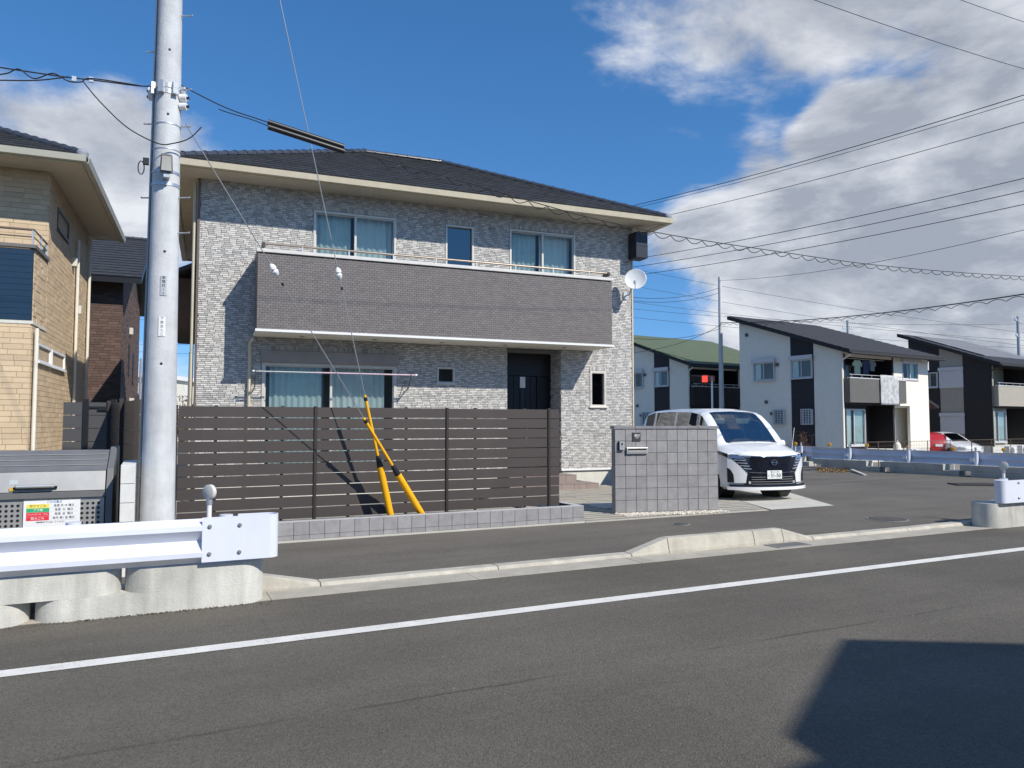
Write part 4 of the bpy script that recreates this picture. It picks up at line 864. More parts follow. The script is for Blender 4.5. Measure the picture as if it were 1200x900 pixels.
gl = thing('guardrail', 'white W-beam guardrail with rounded end shoe in front of the waste bin', 'guardrail', (0, 0, 0))
GY = 6.905
for k in range(2): o = wbeam(2.42).build('beam', M_gr, gl, smooth=True); o.location = (.42 - 2.42 * (k + 1), GY, .385); 
terminal(gl, .41, 1.04, GY - .075, .395, .770)
for xx in (-.55, -2.5, .62): MB().tube([(xx, GY + .17, .36), (xx, GY + .17, .76)], .057, 14).build('post', M_gr, gl, smooth=True); MB().box(xx - .04, xx + .04, GY + .01, GY + .13, .50, .64).build('bracket', M_gr, gl)
def conc(name, lab, lower, upper, y, r, lz=.175, uz=.365, grp='half-lapped guardrail footings'):
    t = thing(name, lab, 'concrete block', ((upper[0] + upper[1]) / 2, y, 0), 0); c = t.location.x
    MB().prism([(px_ - c, py_ - y) for px_, py_ in stadium(lower[0], lower[1], y, r)], 0, lz).build('lower_half', M_blk, t, smooth=True, bevel=.012); MB().prism([(px_ - c, py_ - y) for px_, py_ in stadium(upper[0], upper[1], y, r - .004)], lz + .001, uz).build('upper_half', M_blk, t, smooth=True, bevel=.012); return t
conc('guardrail_footing', 'stained concrete guardrail footing ending at the kerb, its low end lapped over', (-.80, .94), (-.165, .94), 7.09, .205)
conc('guardrail_footing', 'concrete guardrail footing lapped onto its neighbour beneath the white beam', (-3.4, -.83), (-2.75, -.19), 7.09, .205)
delineator((.48, 7.11, .36), 'round reflector on a white stem above the guardrail end shoe by the utility pole', 38, .50)
# right-hand guardrail start
g2 = thing('guardrail', 'white guardrail starting at the side street corner with rounded end shoe', 'guardrail', (0, 0, 0))
for k in range(3): o = wbeam(2.42).build('beam', M_gr, g2, smooth=True); o.location = (12.15 + 2.42 * k, GY, .365)
terminal(g2, 12.15, 11.47, GY - .075, .375, .715, -1)
for xx in (11.9, 13.4, 15.4): MB().tube([(xx, GY + .17, .34), (xx, GY + .17, .72)], .057, 14).build('post', M_gr, g2, smooth=True)
conc('guardrail_footing', 'concrete guardrail footing with rounded end at the side street corner', (11.32, 13.6), (11.32, 13.0), 7.11, .215)
conc('guardrail_footing', 'concrete guardrail footing next along from the side street corner', (13.64, 16.9), (13.04, 16.5), 7.11, .215)
delineator((11.98, 7.12, .36), 'round reflector on a stem above the guardrail by the side street corner', 25, .45)
# guardrail beyond the side street, seen from behind
def far_guard(name, lab, a, b, z0=.37, blocks=True, posts=None, grp=None):
    a = Vector(a); b = Vector(b); d = b - a; L = d.length; t = thing(name, lab, 'guardrail', (a.x, a.y, 0), math.degrees(math.atan2(d.y, d.x)))
    n = max(1, int(L / 4)); 
    for k in range(n): o = wbeam(L / n).build('beam', M_gr, t, smooth=True); o.location = (k * L / n, .0, z0)
    x = .5; i = 0
    while x < L:
        MB().tube([(x, .12, .30), (x, .12, .74)], .057, 12).build('post', M_gr, t, smooth=True); MB().box(x - .05, x + .05, .015, .10, .48, .62).build('bracket', M_steel, t)
        MB().tube([(x, .13, .74), (x, .13, .88)], .03, 10).build('post_cap', M_alu, t, smooth=True)
        MB().box(x + .02, x + .15, .18, .20, .47, .57).build('marker', M_white, t); x += 2.0; i += 1
    return t, d
tA, dA = far_guard('guardrail', 'long white guardrail on the far side of the side street, seen from behind', (22.35, 9.2), (21.15, 19.2))
tA.scale = (1, 1, 1)
tB, dB = far_guard('guardrail', 'white guardrail farther back behind the minivan nose', (22.0, 19.8), (21.3, 34))
def far_blocks(t, L, lab):
    x = .0; k = 0
    r = t.rotation_euler.z; u = Vector((math.cos(r), math.sin(r), 0)); nv = Vector((-math.sin(r), math.cos(r), 0))
    while x < L - 1:
        bo = thing('guardrail_footing', lab, 'concrete block', t.location + u * x + nv * .12, math.degrees(r), 'footings of the far guardrail'); 
        mb = MB(); mb.prism([(0, -.2), (2.12, -.2), (2.12, .2), (0, .2)], 0, .18); mb.build('lower_half', M_conc, bo, bevel=.01); MB().prism([(.45, -.198), (2.42, -.198), (2.42, .198), (.45, .198)], .182, .36).build('upper_half', M_conc, bo, bevel=.01); x += 2.45
far_blocks(tA, 10, 'weathered half-lapped concrete footing under the far guardrail'); far_blocks(tB, 12, 'weathered half-lapped concrete footing under the rear guardrail')
for k, (px_, py_) in enumerate(((932, 520), (972, 521), (1016, 522), (1064, 524), (1117, 526), (1176, 527))):
    p = at(px_, 27, py_); delineator((p.x, p.y, -.42), 'small orange post reflector behind the far guardrail', 30, p.z + .32, 'orange reflectors in a row', M_orange)
# fallen leaves and a batten by the far guardrail
lv = MB(); rnd = random.Random(4)
for _ in range(420):
    p = gp(rnd.uniform(958, 996), rnd.uniform(549, 554), .035); a = rnd.uniform(0, 6.28); s = rnd.uniform(.02, .05); M_ = Matrix.Translation(p + Vector((0, 0, rnd.uniform(0, .06)))) @ Matrix.Rotation(a, 4, (rnd.random(), rnd.random(), 1)); lv.add([(-s, 0, 0), (0, -s * .5, 0), (s, 0, .01), (0, s * .5, 0)], [(0, 1, 2, 3)], None, M_)
o = lv.build('fallen_leaves', M_leaf); o['kind'] = 'stuff'; o['label'] = 'brown fallen leaves heaped by the far guardrail'; o['category'] = 'leaves'
a, b = gp(997, 550, .09), gp(1014, 557, .04); tag(MB().bar(Vector((0, 0, 0)), b - a, .09, .04).build('wooden_batten', M_slab), 'pale wooden batten lying by the far guardrail', 'batten').location = a
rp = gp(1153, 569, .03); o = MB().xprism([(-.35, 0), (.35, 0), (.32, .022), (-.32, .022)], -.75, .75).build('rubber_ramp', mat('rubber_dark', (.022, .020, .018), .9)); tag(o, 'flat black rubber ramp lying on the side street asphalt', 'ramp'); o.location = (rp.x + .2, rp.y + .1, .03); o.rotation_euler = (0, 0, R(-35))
# ------------------------------------------------------------------ waste bin and block wall
M_bin = mat('bin_steel', (.44, .43, .40), .38, .08, 5, metal=.45, streak=.06); M_bing = mat('bin_dark', (.14, .14, .14), .5, .08, 6); M_lidt = mat('bin_lid_top', (.20, .20, .20), .45, .1, 4, metal=.3)
bn = thing('waste_bin', 'large grey metal waste collection bin with sloping lid and paper notice', 'waste bin', (-1.5, 9.0, 0), -2.0)
X0, X1 = -1.3, 1.08
MB().box(X0, X1, .0, .75, .10, .80).build('bin_body', M_bin, bn, bevel=.006); MB().box(X0 - .01, X1 + .01, -.03, .76, .80, .865).build('rim', M_bing, bn, bevel=.004)
ld = MB().xprism([(-.02, .872), (.05, 1.065), (.42, 1.27), (.74, 1.27), (.74, .872)][::-1], X0, X1).build('lid', M_bin, bn); MB().add([(X0 - .005, .055, 1.072), (X1 + .005, .055, 1.072), (X1 + .005, .42, 1.277), (X0 - .005, .42, 1.277)], [(0, 1, 2, 3)]).build('lid_slope', M_lidt, ld); 
for q in (.25, .5, .75): y = .055 + (.42 - .055) * q; z = 1.076 + (1.277 - 1.072) * q; MB().bar((X0, y, z + .003), (X1, y, z + .003), .014, .006).build('lid_rib', M_alu, ld)
MB().xprism([(-.05, .10), (-.05, .88), (.03, 1.09), (.41, 1.31), (.78, 1.31), (.78, .10)][::-1], X1 + .012, X1 + .075).build('end_panel', M_bing, bn, bevel=.006)
MB().tube([(.30, -.055, .935), (.30, -.075, .93), (.62, -.075, .93), (.62, -.055, .935)], .018, 10).build('lid_handle', M_alu, bn, smooth=True); MB().box(.27, .65, -.04, .01, .905, .925).build('handle_recess', M_black, bn)
hs = MB()
for (xa, nx) in ((.14, 4), (.855, 4), (-.55, 4)):
    for i in range(nx):
        for j in range(7): hs.lathe([(.0145, 0), (.0135, .003)], 10, Matrix.Translation((xa + .02 + i * .05, -.001, .735 - j * .05)) @ Matrix.Rotation(R(90), 4, 'X'))
hs.build('vent_holes', M_black, bn, kind='stuff')
MB().box(.225, .295, -.035, -.024, .945, 1.0).build('sticker', mat('sticker_blue', (.50, .58, .60), .6), ld).matrix_local = Matrix.Translation((0, .045, -.01)); MB().box(.235, .285, -.03, -.02, .885, .92).build('sticker', mat('sticker_yellow', (.62, .38, .05), .6), ld)
sgn = MB().box(.36, .86, -.020, -.008, .51, .78).build('notice_board', M_white, bn)
SY = -.0215
MY, MG, MR_, MBl = mat('print_yellow', (.88, .72, .12), .6), mat('print_green', (.03, .40, .17), .6), mat('print_red', (.72, .03, .05), .6), mat('print_blue', (.08, .25, .45), .6)
for (z, m, left, right, lc) in ((.725, MY, '燃やすごみ', '毎週 月 木 曜日', M_ink), (.683, MG, 'プラ類', '毎週  水  曜日', M_ltr), (.641, MR_, 'ペットボトル・びん', '毎週  金  曜日', M_ltr), (.599, MR_, '粗大ごみ', '毎月 第1 金 曜日', M_ltr)):
    MB().box(.385, .585, -.0212, -.0202, z - .020, z + .020).build('print_block', m, sgn); text(left, .030 if len(left) < 7 else .020, 'lettering', lc, sgn, TM(.485, SY, z), .0003); text(right, .027, 'lettering', M_ink, sgn, TM(.715, SY, z), .0003)
    MB().box(.590, .835, -.0207, -.0202, z - .0215, z - .020).build('rule', M_pg, sgn)
text('ごみ収集日', .028, 'lettering', MBl, sgn, TM(.63, SY, .763), .0003); text('※朝8時までに出してください', .020, 'lettering', M_ink, sgn, TM(.60, SY, .56), .0003)
bwl = thing('block_wall', 'low pale concrete block wall end beside the waste bin', 'wall', (-.197, 8.48, 0)); M_cb = mat('pale_block', (.66, .655, .62), .85, .08, 6, .2, 80)
for r_ in range(6):
    for c in range(3): MB().box(-.066, .066, c * .39, c * .39 + .384, r_ * .192, r_ * .192 + .187).build('block', M_cb, bwl, bevel=.003)
# ------------------------------------------------------------------ beige house on the left
BO = U * (-3.0) + V * 15.6
bh = thing('beige_house', 'beige brick-clad house with navy balcony and dark hipped roof', 'house', BO, HA)
CBe = [(.60, .46, .30)] * 4 + [(.575, .44, .285)] * 3 + [(.62, .48, .315)] * 2
M_bei = mat('beige_joint', (.50, .39, .26), .9); M_beb = mat('beige_brick', (1, 1, 1), .85, .06, 6, .2, 80, attr=True)
BL = 8.0
MB().box(-BL, 0, 0, 6.3, .3, 3.36).build('lower_wall', M_bei, bh); MB().box(-BL, 0, 1.2, 6.3, 3.36, 6.55).build('upper_wall', M_bei, bh); MB().box(-BL + .02, -.02, .02, 6.28, 0, .3).build('foundation', M_found, bh)
rnd = random.Random(15); mb = MB(); bricks(mb, -BL, 0, .3, 3.36, 0, [], .10, .30, .31, .007, CBe, (.008, .014), rnd); bricks(mb, -BL, 0, 3.36, 6.5, 1.2, [], .10, .30, .31, .007, CBe, (.008, .014), rnd)
Ms = Matrix.Rotation(R(90), 4, 'Z'); wins = [(.50, 1.75, 2.72, 3.08), (1.85, 3.3, 2.72, 3.08), (2.0, 3.3, 5.6, 6.05)]
bricks(mb, 0, 6.3, .3, 3.36, 0, wins, .10, .30, .31, .007, CBe, (.008, .014), rnd, M=Ms); bricks(mb, 1.2, 6.3, 3.36, 6.5, 0, wins, .10, .30, .31, .007, CBe, (.008, .014), rnd, M=Ms); mb.build('brick_cladding', M_beb, bh, kind='stuff')
# side windows (built on the x = 0 face)
for (a, b, z0, z1) in wins:
    wr = window(bh, a, b, z0, z1, n=1, fm=M_white if z0 < 4 else M_frame2, gm=G_dark, room=False); wr.matrix_local = Matrix.Translation((.005, 0, 0)) @ Matrix.Rotation(R(90), 4, 'Z'); MB().add([(a, .08, z0), (b, .08, z0), (b, .08, z1), (a, .08, z1)], [(0, 1, 2, 3)]).build('blind', mat('blind_grey', (.18, .19, .18), .8), wr)
M_navy = mat('navy_panel', (.014, .040, .078), .5, .06, 3, spec=.25)
bb = MB().box(-BL, .03, -.02, 1.18, 3.362, 3.42).build('balcony', M_found, bh)
for k in range(12): MB().box(-BL, .0, -.025, .0, 3.425 + k * .108, 3.425 + k * .108 + .104).build('panel_board', M_navy, bb)
MB().box(-BL, -.001, .001, .05, 3.42, 4.72).build('panel_back', M_navy, bb); MB().box(-.05, .0, .05, 1.18, 3.42, 4.74).build('side_panel', M_bei, bb); MB().box(-BL, .05, -.06, .07, 4.74, 4.80).box(-.07, .05, .07, 1.19, 4.74, 4.80).build('coping', mat('coping_grey', (.16, .15, .14), .5), bb)
mb = MB(); bricks(mb, .05, 1.18, 3.42, 4.74, 0, [], .10, .30, .31, .007, CBe, (.006, .015), rnd, M=Ms); mb.build('side_cladding', M_beb, bb, kind='stuff')
MB().tube([(-BL, .0, 5.08), (.0, .0, 5.08), (.0, 1.15, 5.08)], .022, 10).build('handrail', mat('rail_brown', (.16, .12, .09), .4), bb); MB().tube([(-BL, .0, 4.95), (.0, .0, 4.95), (.0, 1.15, 4.95)], .014, 8).build('rail_bar', mat('rail_brown2', (.16, .12, .09), .4), bb)
for (x_, y_) in ((-.02, .0), (-1.1, .0), (-2.2, .0), (-.0, .6), (.0, 1.1)): MB().box(x_ - .014, x_ + .014, y_ - .014, y_ + .014, 4.80, 5.08).build('rail_post', M_alu, bb)
c0, c1, c2, c3 = (-BL - .7, .25, 6.66), (.70, .25, 6.66), (.70, 6.95, 6.66), (-BL - .7, 6.95, 6.66); t_ = 3.35; r0 = (-BL - .7 + t_, .25 + t_, 6.66 + t_ * .48); r1 = (.70 - t_, .25 + t_, 6.66 + t_ * .48)
rf2 = MB().add([(p[0], p[1], p[2] - .03) for p in (c0, c1, c2, c3, r0, r1)], [(0, 1, 5, 4), (1, 2, 5), (2, 3, 4, 5), (3, 0, 4), (3, 2, 1, 0)]).build('roof', M_roof, bh)
mb = MB(); rr = random.Random(6)
for e0, e1, a, b in ((c0, c1, r0, r1), (c1, c2, r1, r1), (c2, c3, r1, r0)): hip_tiles(mb, e0, e1, a, b, rr)
mb.build('roof_tiles', M_roof, rf2, kind='stuff')
for a, b in ((r0, r1), (c1, r1), (c2, r1)): ridge_run(rf2, Vector(a) + Vector((0, 0, .02)), Vector(b) + Vector((0, 0, .03)), .30, .10)
MB().lathe([(.02, -.06), (.10, -.05), (.11, .03), (.06, .1)], 12, Matrix.Translation((.68, .27, 6.66))).build('hip_end_tile', MATS['hip_end'], rf2, smooth=True)
M_trim2 = mat('grey_beige_trim', (.46, .45, .37), .5, .05); MB().box(-BL - .66, .66, .29, 1.18, 6.53, 6.555).box(.0, .66, 1.18, 6.9, 6.53, 6.555).build('soffit', M_soffit, rf2)
MB().box(-BL - .68, .68, .27, .295, 6.49, 6.625).box(.655, .68, .295, 6.93, 6.49, 6.625).build('fascia', M_trim2, rf2)
gutter(-BL, .27, .76, .27, 6.51, rf2, M_trim2); gutter(.681, .27, .681, 7.0, 6.51, rf2, M_trim2)
for (y_, zt) in ((.12, 3.3), (4.35, 5.9), (6.15, 6.4)): MB().tube([(.07, y_, .2), (.07, y_, zt)] + ([(.45, y_, 6.45)] if zt > 6 else []), .035, 10).build('downpipe', M_cream, bh, smooth=True)
for (y_, z_) in ((3.9, 5.2), (4.7, 4.2)): MB().box(0, .11, y_, y_ + .14, z_, z_ + .2).build('vent_hood', M_found, bh, bevel=.01)
# ------------------------------------------------------------------ brown house behind
KO = U * (-2.68) + V * 27.0
kh = thing('brown_house', 'dark brown brick house with gabled roof and solar panel beyond the side gate', 'house', KO, HA)
CK = [(.125, .078, .060)] * 3 + [(.105, .066, .052)] * 3 + [(.145, .092, .072)] * 2
M_kj = mat('brown_joint', (.07, .05, .042), .9)
pf = [(0, .2), (0, 6.35), (3.1, 8.15), (6.4, 6.35), (6.4, .2)]
MB().xprism(pf[::-1], -9, 0).build('wall', M_kj, kh)
mb = MB(); rnd = random.Random(18); bricks(mb, -9, 0, .2, 6.3, 0, [(-1.15, -.95, 0, 7)], .085, .28, .30, .008, CK, (.008, .02), rnd); bricks(mb, 0, 6.4, .2, 6.3, 0, [], .085, .28, .30, .008, CK, (.008, .02), rnd, M=Ms); mb.build('brick_cladding', M_brick, kh, kind='stuff')
MB().tube([(-1.05, -.05, .1), (-1.05, -.05, 6.2)], .05, 8).build('downpipe', mat('brown_pipe', (.05, .035, .03), .5), kh)
e0, e1, q0, q1 = (-9.5, -.65, 6.25), (.6, -.65, 6.25), (-9.5, 3.1, 8.32), (.6, 3.1, 8.32); f0, f1 = (.6, 7.0, 6.2), (-9.5, 7.0, 6.2)
rk = MB().add([(p[0], p[1], p[2] - dz) for dz in (.02, .20) for p in (e0, e1, q1, q0, f0, f1)], [(0, 1, 2, 3), (3, 2, 4, 5), (6, 9, 8, 7), (9, 11, 10, 8), (0, 6, 7, 1), (1, 7, 8, 2), (2, 8, 10, 4)]).build('roof', M_black, kh)
mb = MB(); hip_tiles(mb, e0, e1, q0, q1, rr); hip_tiles(mb, f0, f1, q1, q0, rr); mb.build('roof_tiles', M_roof, rk, kind='stuff'); ridge_run(rk, Vector(q0) + Vector((0, 0, .02)), Vector(q1) + Vector((0, 0, .02)), .30, .10)
sp = MB().add([(-6, -.2, 6.58), (-2.35, -.2, 6.58), (-2.35, 1.25, 7.40), (-6, 1.25, 7.40), (-6, -.2, 6.62), (-2.35, -.2, 6.62), (-2.35, 1.25, 7.44), (-6, 1.25, 7.44)], [(0, 3, 2, 1), (4, 5, 6, 7), (0, 1, 5, 4), (1, 2, 6, 5), (2, 3, 7, 6), (3, 0, 4, 7)]).build('solar_panel', mat('solar', (.02, .03, .06), .15), rk)
for i in range(8): MB().bar((-6 + i * .52, -.2, 6.63), (-6 + i * .52, 1.25, 7.45), .02, .012).build('panel_line', M_alu, sp)
for (y_, z_) in ((2.2, 4.4), (3.8, 4.2)): wr = window(kh, y_, y_ + .3, z_ - 1.1, z_, n=1, fm=M_black, gm=G_dark, room=False); wr.matrix_local = Matrix.Translation((.008, 0, 0)) @ Matrix.Rotation(R(90), 4, 'Z')
MB().box(0, .12, 2.4, 2.6, 4.75, 4.98).build('vent_hood', M_found, kh); MB().box(0, .15, 3.0, 3.35, 2.1, 2.5).build('meter_box', M_found, kh)
# distant buildings in the gap
def far_block(px0, px1, dep, ytop, label, m, roofm, yr=None):
    a = at(px0, dep); b = at(px1, dep); h = at(px0, dep, ytop).z; d = b - a; t = thing('distant_building', label, 'building', (a.x, a.y, 0), math.degrees(math.atan2(d.y, d.x))); L = d.length
    MB().box(0, L, 0, 12, -.55, h - .5).build('wall', m, t); MB().box(-.4, L + .4, -.5, 12.5, h - .5, h).build('roof', roofm, t)
    for k in range(int(L / 2.5)):
        w_ = MB().box(.6 + k * 2.5, 1.9 + k * 2.5, -.05, -.001, h * .45, h * .7).build('window', M_frame, t); MB().box(.7 + k * 2.5, 1.8 + k * 2.5, -.06, -.0505, h * .47, h * .68).build('pane', M_gloss, w_)
    return t
far_block(120, 180, 85, 437, 'low white industrial building seen past the brown house', M_cream, M_white); far_block(178, 240, 95, 442, 'pale low shed beyond the gap beside the grey house', M_cream, mat('shed_roof', (.5, .52, .55), .5))
# ------------------------------------------------------------------ bare winter shrubs in the gap
def shrub(p, h, w_, label, seed):
    rnd = random.Random(seed); t = thing('bare_shrub', label, 'shrub', (p.x, p.y, -.5)); mb = MB()
    for _ in range(26):
        a = rnd.uniform(0, 6.28); r_ = rnd.uniform(0, w_ * .4); mb.tube([(0, 0, 0), (math.cos(a) * r_ * .5, math.sin(a) * r_ * .5, h * .4), (math.cos(a) * r_ * 1.6, math.sin(a) * r_ * 1.6, h * rnd.uniform(.7, 1))], .05, 5, False, .015)
    mb.build('stems', mat('twig', (.10, .075, .055), .9), t); lf = MB()
    for _ in range(1500):
        a = rnd.uniform(0, 6.28); r_ = w_ * math.sqrt(rnd.random()); z = h * (.25 + .75 * rnd.random()); s = rnd.uniform(.05, .12); M_ = Matrix.Translation((math.cos(a) * r_, math.sin(a) * r_, z)) @ Matrix.Rotation(rnd.uniform(0, 6.28), 4, (rnd.random(), rnd.random(), rnd.random() + .1)); lf.add([(-s, 0, 0), (0, -s * .5, 0), (s, 0, 0), (0, s * .5, 0)], [(0, 1, 2, 3)], None, M_)
    lf.build('foliage', mat('dry_foliage', (.17, .12, .07), .9, .3, 3), t, kind='stuff')
shrub(at(214, 55), 4.2, 2.2, 'brown leafless shrub in the gap beside the grey house', 1); shrub(at(198, 60), 3.4, 2.0, 'lower brown shrub behind the concrete utility pole', 2); shrub(at(163, 62), 2.8, 1.6, 'brown shrub beyond the side gate', 3)
# grit and bits of dry leaf along the foot of the near guardrail
rnd = random.Random(77); gb = MB()
for _ in range(500):
    x = rnd.uniform(-2.2, 1.0); y = 6.885 - abs(rnd.gauss(0, .035)); s = rnd.uniform(.004, .014); M_ = Matrix.Translation((x, y, .006)) @ Matrix.Rotation(rnd.uniform(0, 6.28), 4, (rnd.random() * .3, rnd.random() * .3, 1)); gb.add([(-s, 0, 0), (0, -s * .6, 0), (s, 0, .002), (0, s * .6, .001)], [(0, 1, 2, 3)], None, M_)
o = gb.build('grit', mat('grit', (.16, .13, .09), .95, .3, 30)); o['kind'] = 'stuff'; o['label'] = 'grit and dry leaf bits along the guardrail footing'; o['category'] = 'grit'
# ------------------------------------------------------------------ row of pale and dark houses across the side street
M_bk = mat('black_siding', (.018, .016, .017), .7, .1, 5, .2, 90); M_gs = mat('grey_siding', (.115, .11, .10), .8, .08, 5, .2, 90); M_tan = mat('tan_siding', (.36, .33, .27), .8, .06, 5, .15, 90)
M_lr = mat('light_frame', (.56, .55, .55), .45, .04); M_green = mat('green_roof', (.095, .125, .070), .7, .1, 3); M_slate = mat('slate_roof', (.030, .031, .035), .75, .1, 3); M_crw = mat('cream_wall', (.80, .75, .64), .85, .04, 4, .12, 110)
def row_house(name, label, o, ang, wall, strip, front, roofm, balc, full=True, LW=7.9, DEP_=6.55, zh=7.50):
    t = thing(name, label, 'house', (o.x, o.y, 0), ang); zl = 5.30
    zr = lambda y: zl + (zh - zl) * y / DEP_
    # side wall (x = 0) as panels: wall / strip / wall
    for (a, b, m) in ((0, 1.62, wall), (3.06, DEP_, wall)): MB().add([(x, y, z) for x in (0, .15) for (y, z) in ((a, .25), (b, .25), (b, zr(b)), (a, zr(a)))], [(3, 2, 1, 0), (4, 5, 6, 7), (0, 1, 5, 4), (1, 2, 6, 5), (2, 3, 7, 6), (3, 0, 4, 7)]).build('side_wall', m, t)
    a, b = 1.62, 3.06; MB().add([(x, y, z) for x in (.02, .15) for (y, z) in ((a, .25), (b, .25), (b, zr(b)), (a, zr(a)))], [(3, 2, 1, 0), (4, 5, 6, 7), (0, 1, 5, 4), (1, 2, 6, 5), (2, 3, 7, 6), (3, 0, 4, 7)]).build('side_strip', strip, t)
    MB().box(.16, LW - .01, DEP_ - .15, DEP_, .25, zh - .05).build('rear_wall', wall, t); MB().add([(x, y, z) for x in (LW - .15, LW) for (y, z) in ((0, .25), (DEP_, .25), (DEP_, zh), (0, zl))], [(3, 2, 1, 0), (4, 5, 6, 7), (0, 1, 5, 4), (1, 2, 6, 5), (2, 3, 7, 6), (3, 0, 4, 7)]).build('side_wall', wall, t)
    MB().box(.02, LW - .02, .02, DEP_ - .02, -.45, .25).build('foundation', M_found, t)
    # mono-pitch roof
    sl = (zh - zl) / DEP_; ro = []
    for x in (-.45, LW + .32):
        for (y, dz) in ((-.75, .0), (DEP_ + .5, .0), (DEP_ + .5, .2), (-.75, .2)): ro.append((x, y, zl + sl * y + dz + .01))
    rfo = MB().add(ro, [(3, 2, 1, 0), (4, 5, 6, 7), (0, 1, 5, 4), (1, 2, 6, 5), (2, 3, 7, 6), (3, 0, 4, 7)]).build('roof', M_bk, t)
    y = -.74; mb = MB()
    while y < DEP_ + .45: z = zl + sl * y + .215; mb.add([(-.44, y, z + .03), (LW + .31, y, z + .03), (LW + .31, y + .46, z + sl * .46 + .005), (-.44, y + .46, z + sl * .46 + .005), (-.44, y, z - .005), (LW + .31, y, z - .005)], [(0, 1, 2, 3), (4, 5, 1, 0)]); y += .45
    mb.build('roof_courses', roofm, rfo, kind='stuff'); MB().tube([(-.45, -.80, zl - .20), (LW + .3, -.80, zl - .20)], .06, 8).build('gutter', M_bk, rfo); MB().tube([(-.35, -.78, zl - .25), (-.12, -.1, zl - .5), (-.06, -.06, zl - .55), (-.06, -.06, .2)], .04, 8).build('downpipe', M_crw if wall is not M_bk else M_bk, t)
    # side windows
    def side_win(y0, y1, z0, z1, box=True, grid=False, off=.0):
        wm = Matrix.Translation((off - .095, 0, 0)) @ Matrix.Rotation(R(-90), 4, 'Z')     # local x = -y, facing -x
        w_ = window(t, -y1, -y0, z0, z1, n=2 if y1 - y0 > .9 else 1, fm=M_lr, gm=G_win, curt=[(.05, .34, M_curt2)] if y1 - y0 > .9 else None, room=False, sill=True, cy=.072, ca=.008); w_.matrix_local = wm
        MB().add([(-y1 + .04, .088, z0 + .04), (-y0 - .04, .088, z0 + .04), (-y0 - .04, .088, z1 - .04), (-y1 + .04, .088, z1 - .04)], [(0, 1, 2, 3)]).build('room_backing', M_inner, w_)
        if box: MB().box(-y1 - .06, -y0 + .06, -.13, -.032, z1, z1 + .22).build('shutter_box', M_lr, w_)
        if grid:
            g = MB(); n = 4
            for i in range(n + 1): x = -y1 + (y1 - y0) * i / n; g.box(x - .012, x + .012, -.11, -.09, z0, z1)
            for i in range(7): z = z0 + (z1 - z0) * i / 6; g.box(-y1, -y0, -.108, -.092, z - .012, z + .012)
            g.build('window_grille', M_lr, w_)
    if wall is M_bk:
        side_win(3.15, 4.1, 3.9, 4.9, False)
        for (z0, z1) in ((3.85, 4.95), (.95, 2.05)):
            MB().box(-.05, .018, 1.60, 3.08, z0, z1).build('shutter_panel', M_lr, t, bevel=.01); MB().box(-.11, .017, 1.57, 3.11, z1 + .002, z1 + .22).build('shutter_box', M_lr, t)
    else:
        side_win(4.05, 5.5, 3.98, 5.0); side_win(1.68, 3.0, 3.98, 5.0, True, False, .02)
        side_win(3.45, 4.15, 1.55, 2.35, False, True); side_win(1.72, 2.35, 1.55, 2.35, False, True, .02); side_win(5.3, 5.75, 1.6, 2.2, False)
        for (y, z) in ((5.9, 6.6), (3.82, 4.75), (4.6, 2.7), (4.25, 2.05)): MB().box(-.10, .0, y, y + .16, z, z + .18).build('vent_hood', M_gs, t, bevel=.01)
    # front: upper recess with balcony, ground-floor recess, right bay
    F1 = 4.55
    MB().box(.155, F1, 1.3, 1.42, .25, zr(1.3) - .05).build('recess_wall', front, t); MB().box(.155, .30, .0, 1.3, .25, zl - .15).build('recess_cheek', front, t); MB().box(F1 - .15, F1, .0, 1.3, .25, zl - .15).build('recess_cheek', front if front is not M_tan else M_bk, t)
    MB().box(.155, LW - .155, .005, .15, zl - .28, zl).build('head_band', wall, t)
    MB().box(.155, F1, -.05, 1.3, 2.55, 2.66).build('balcony_floor', M_bk, t)
    bo_ = MB().box(.12, F1 + .55, -.35, -.22, 2.66, 3.88).box(.12, .25, -.22, -.001, 2.66, 3.88).box(F1 + .42, F1 + .55, -.22, -.001, 2.66, 3.88).build('balcony_parapet', balc, t)
    MB().box(.10, F1 + .57, -.37, -.2, 3.882, 3.93).build('coping', M_lr, bo_); MB().tube([(.2, -.28, 4.08), (F1 + .3, -.28, 4.08)], .02, 8).build('handrail', M_alu, bo_)
    for k in range(6): MB().tube([(.4 + k * .85, -.28, 3.93), (.4 + k * .85, -.28, 4.08)], .014, 6).build('rail_post', M_alu, bo_)
    wall_mb = MB(); wall_holes(wall_mb, F1, LW - .155, 2.55, zl - .285, .0, .15, [(5.35, 6.9, 3.98, 4.95)]); wall_mb.build('front_wall', wall if wall is not M_bk else M_tan, t)
    window(t, 5.35, 6.9, 3.98, 4.95, n=2, fm=M_lr, curt=[(.55, .97, M_curt2)]); MB().box(5.25, 7.0, -.16, -.033, 4.95, 5.18).build('shutter_box', M_lr, t)
    MB().box(.302, 2.62, .40, .5, .25, 2.54).build('bay_wall', front, t); w_ = window(t, .45, 2.35, .42, 2.35, y=.308, cy=.086, ca=.004, room=False, n=2, fm=M_lr, curt=[(.04, .42, M_curt2), (.55, .96, M_curt)]); w_ = window(t, .5, 2.6, 3.0, 4.75, y=1.25, n=2, fm=M_lr)
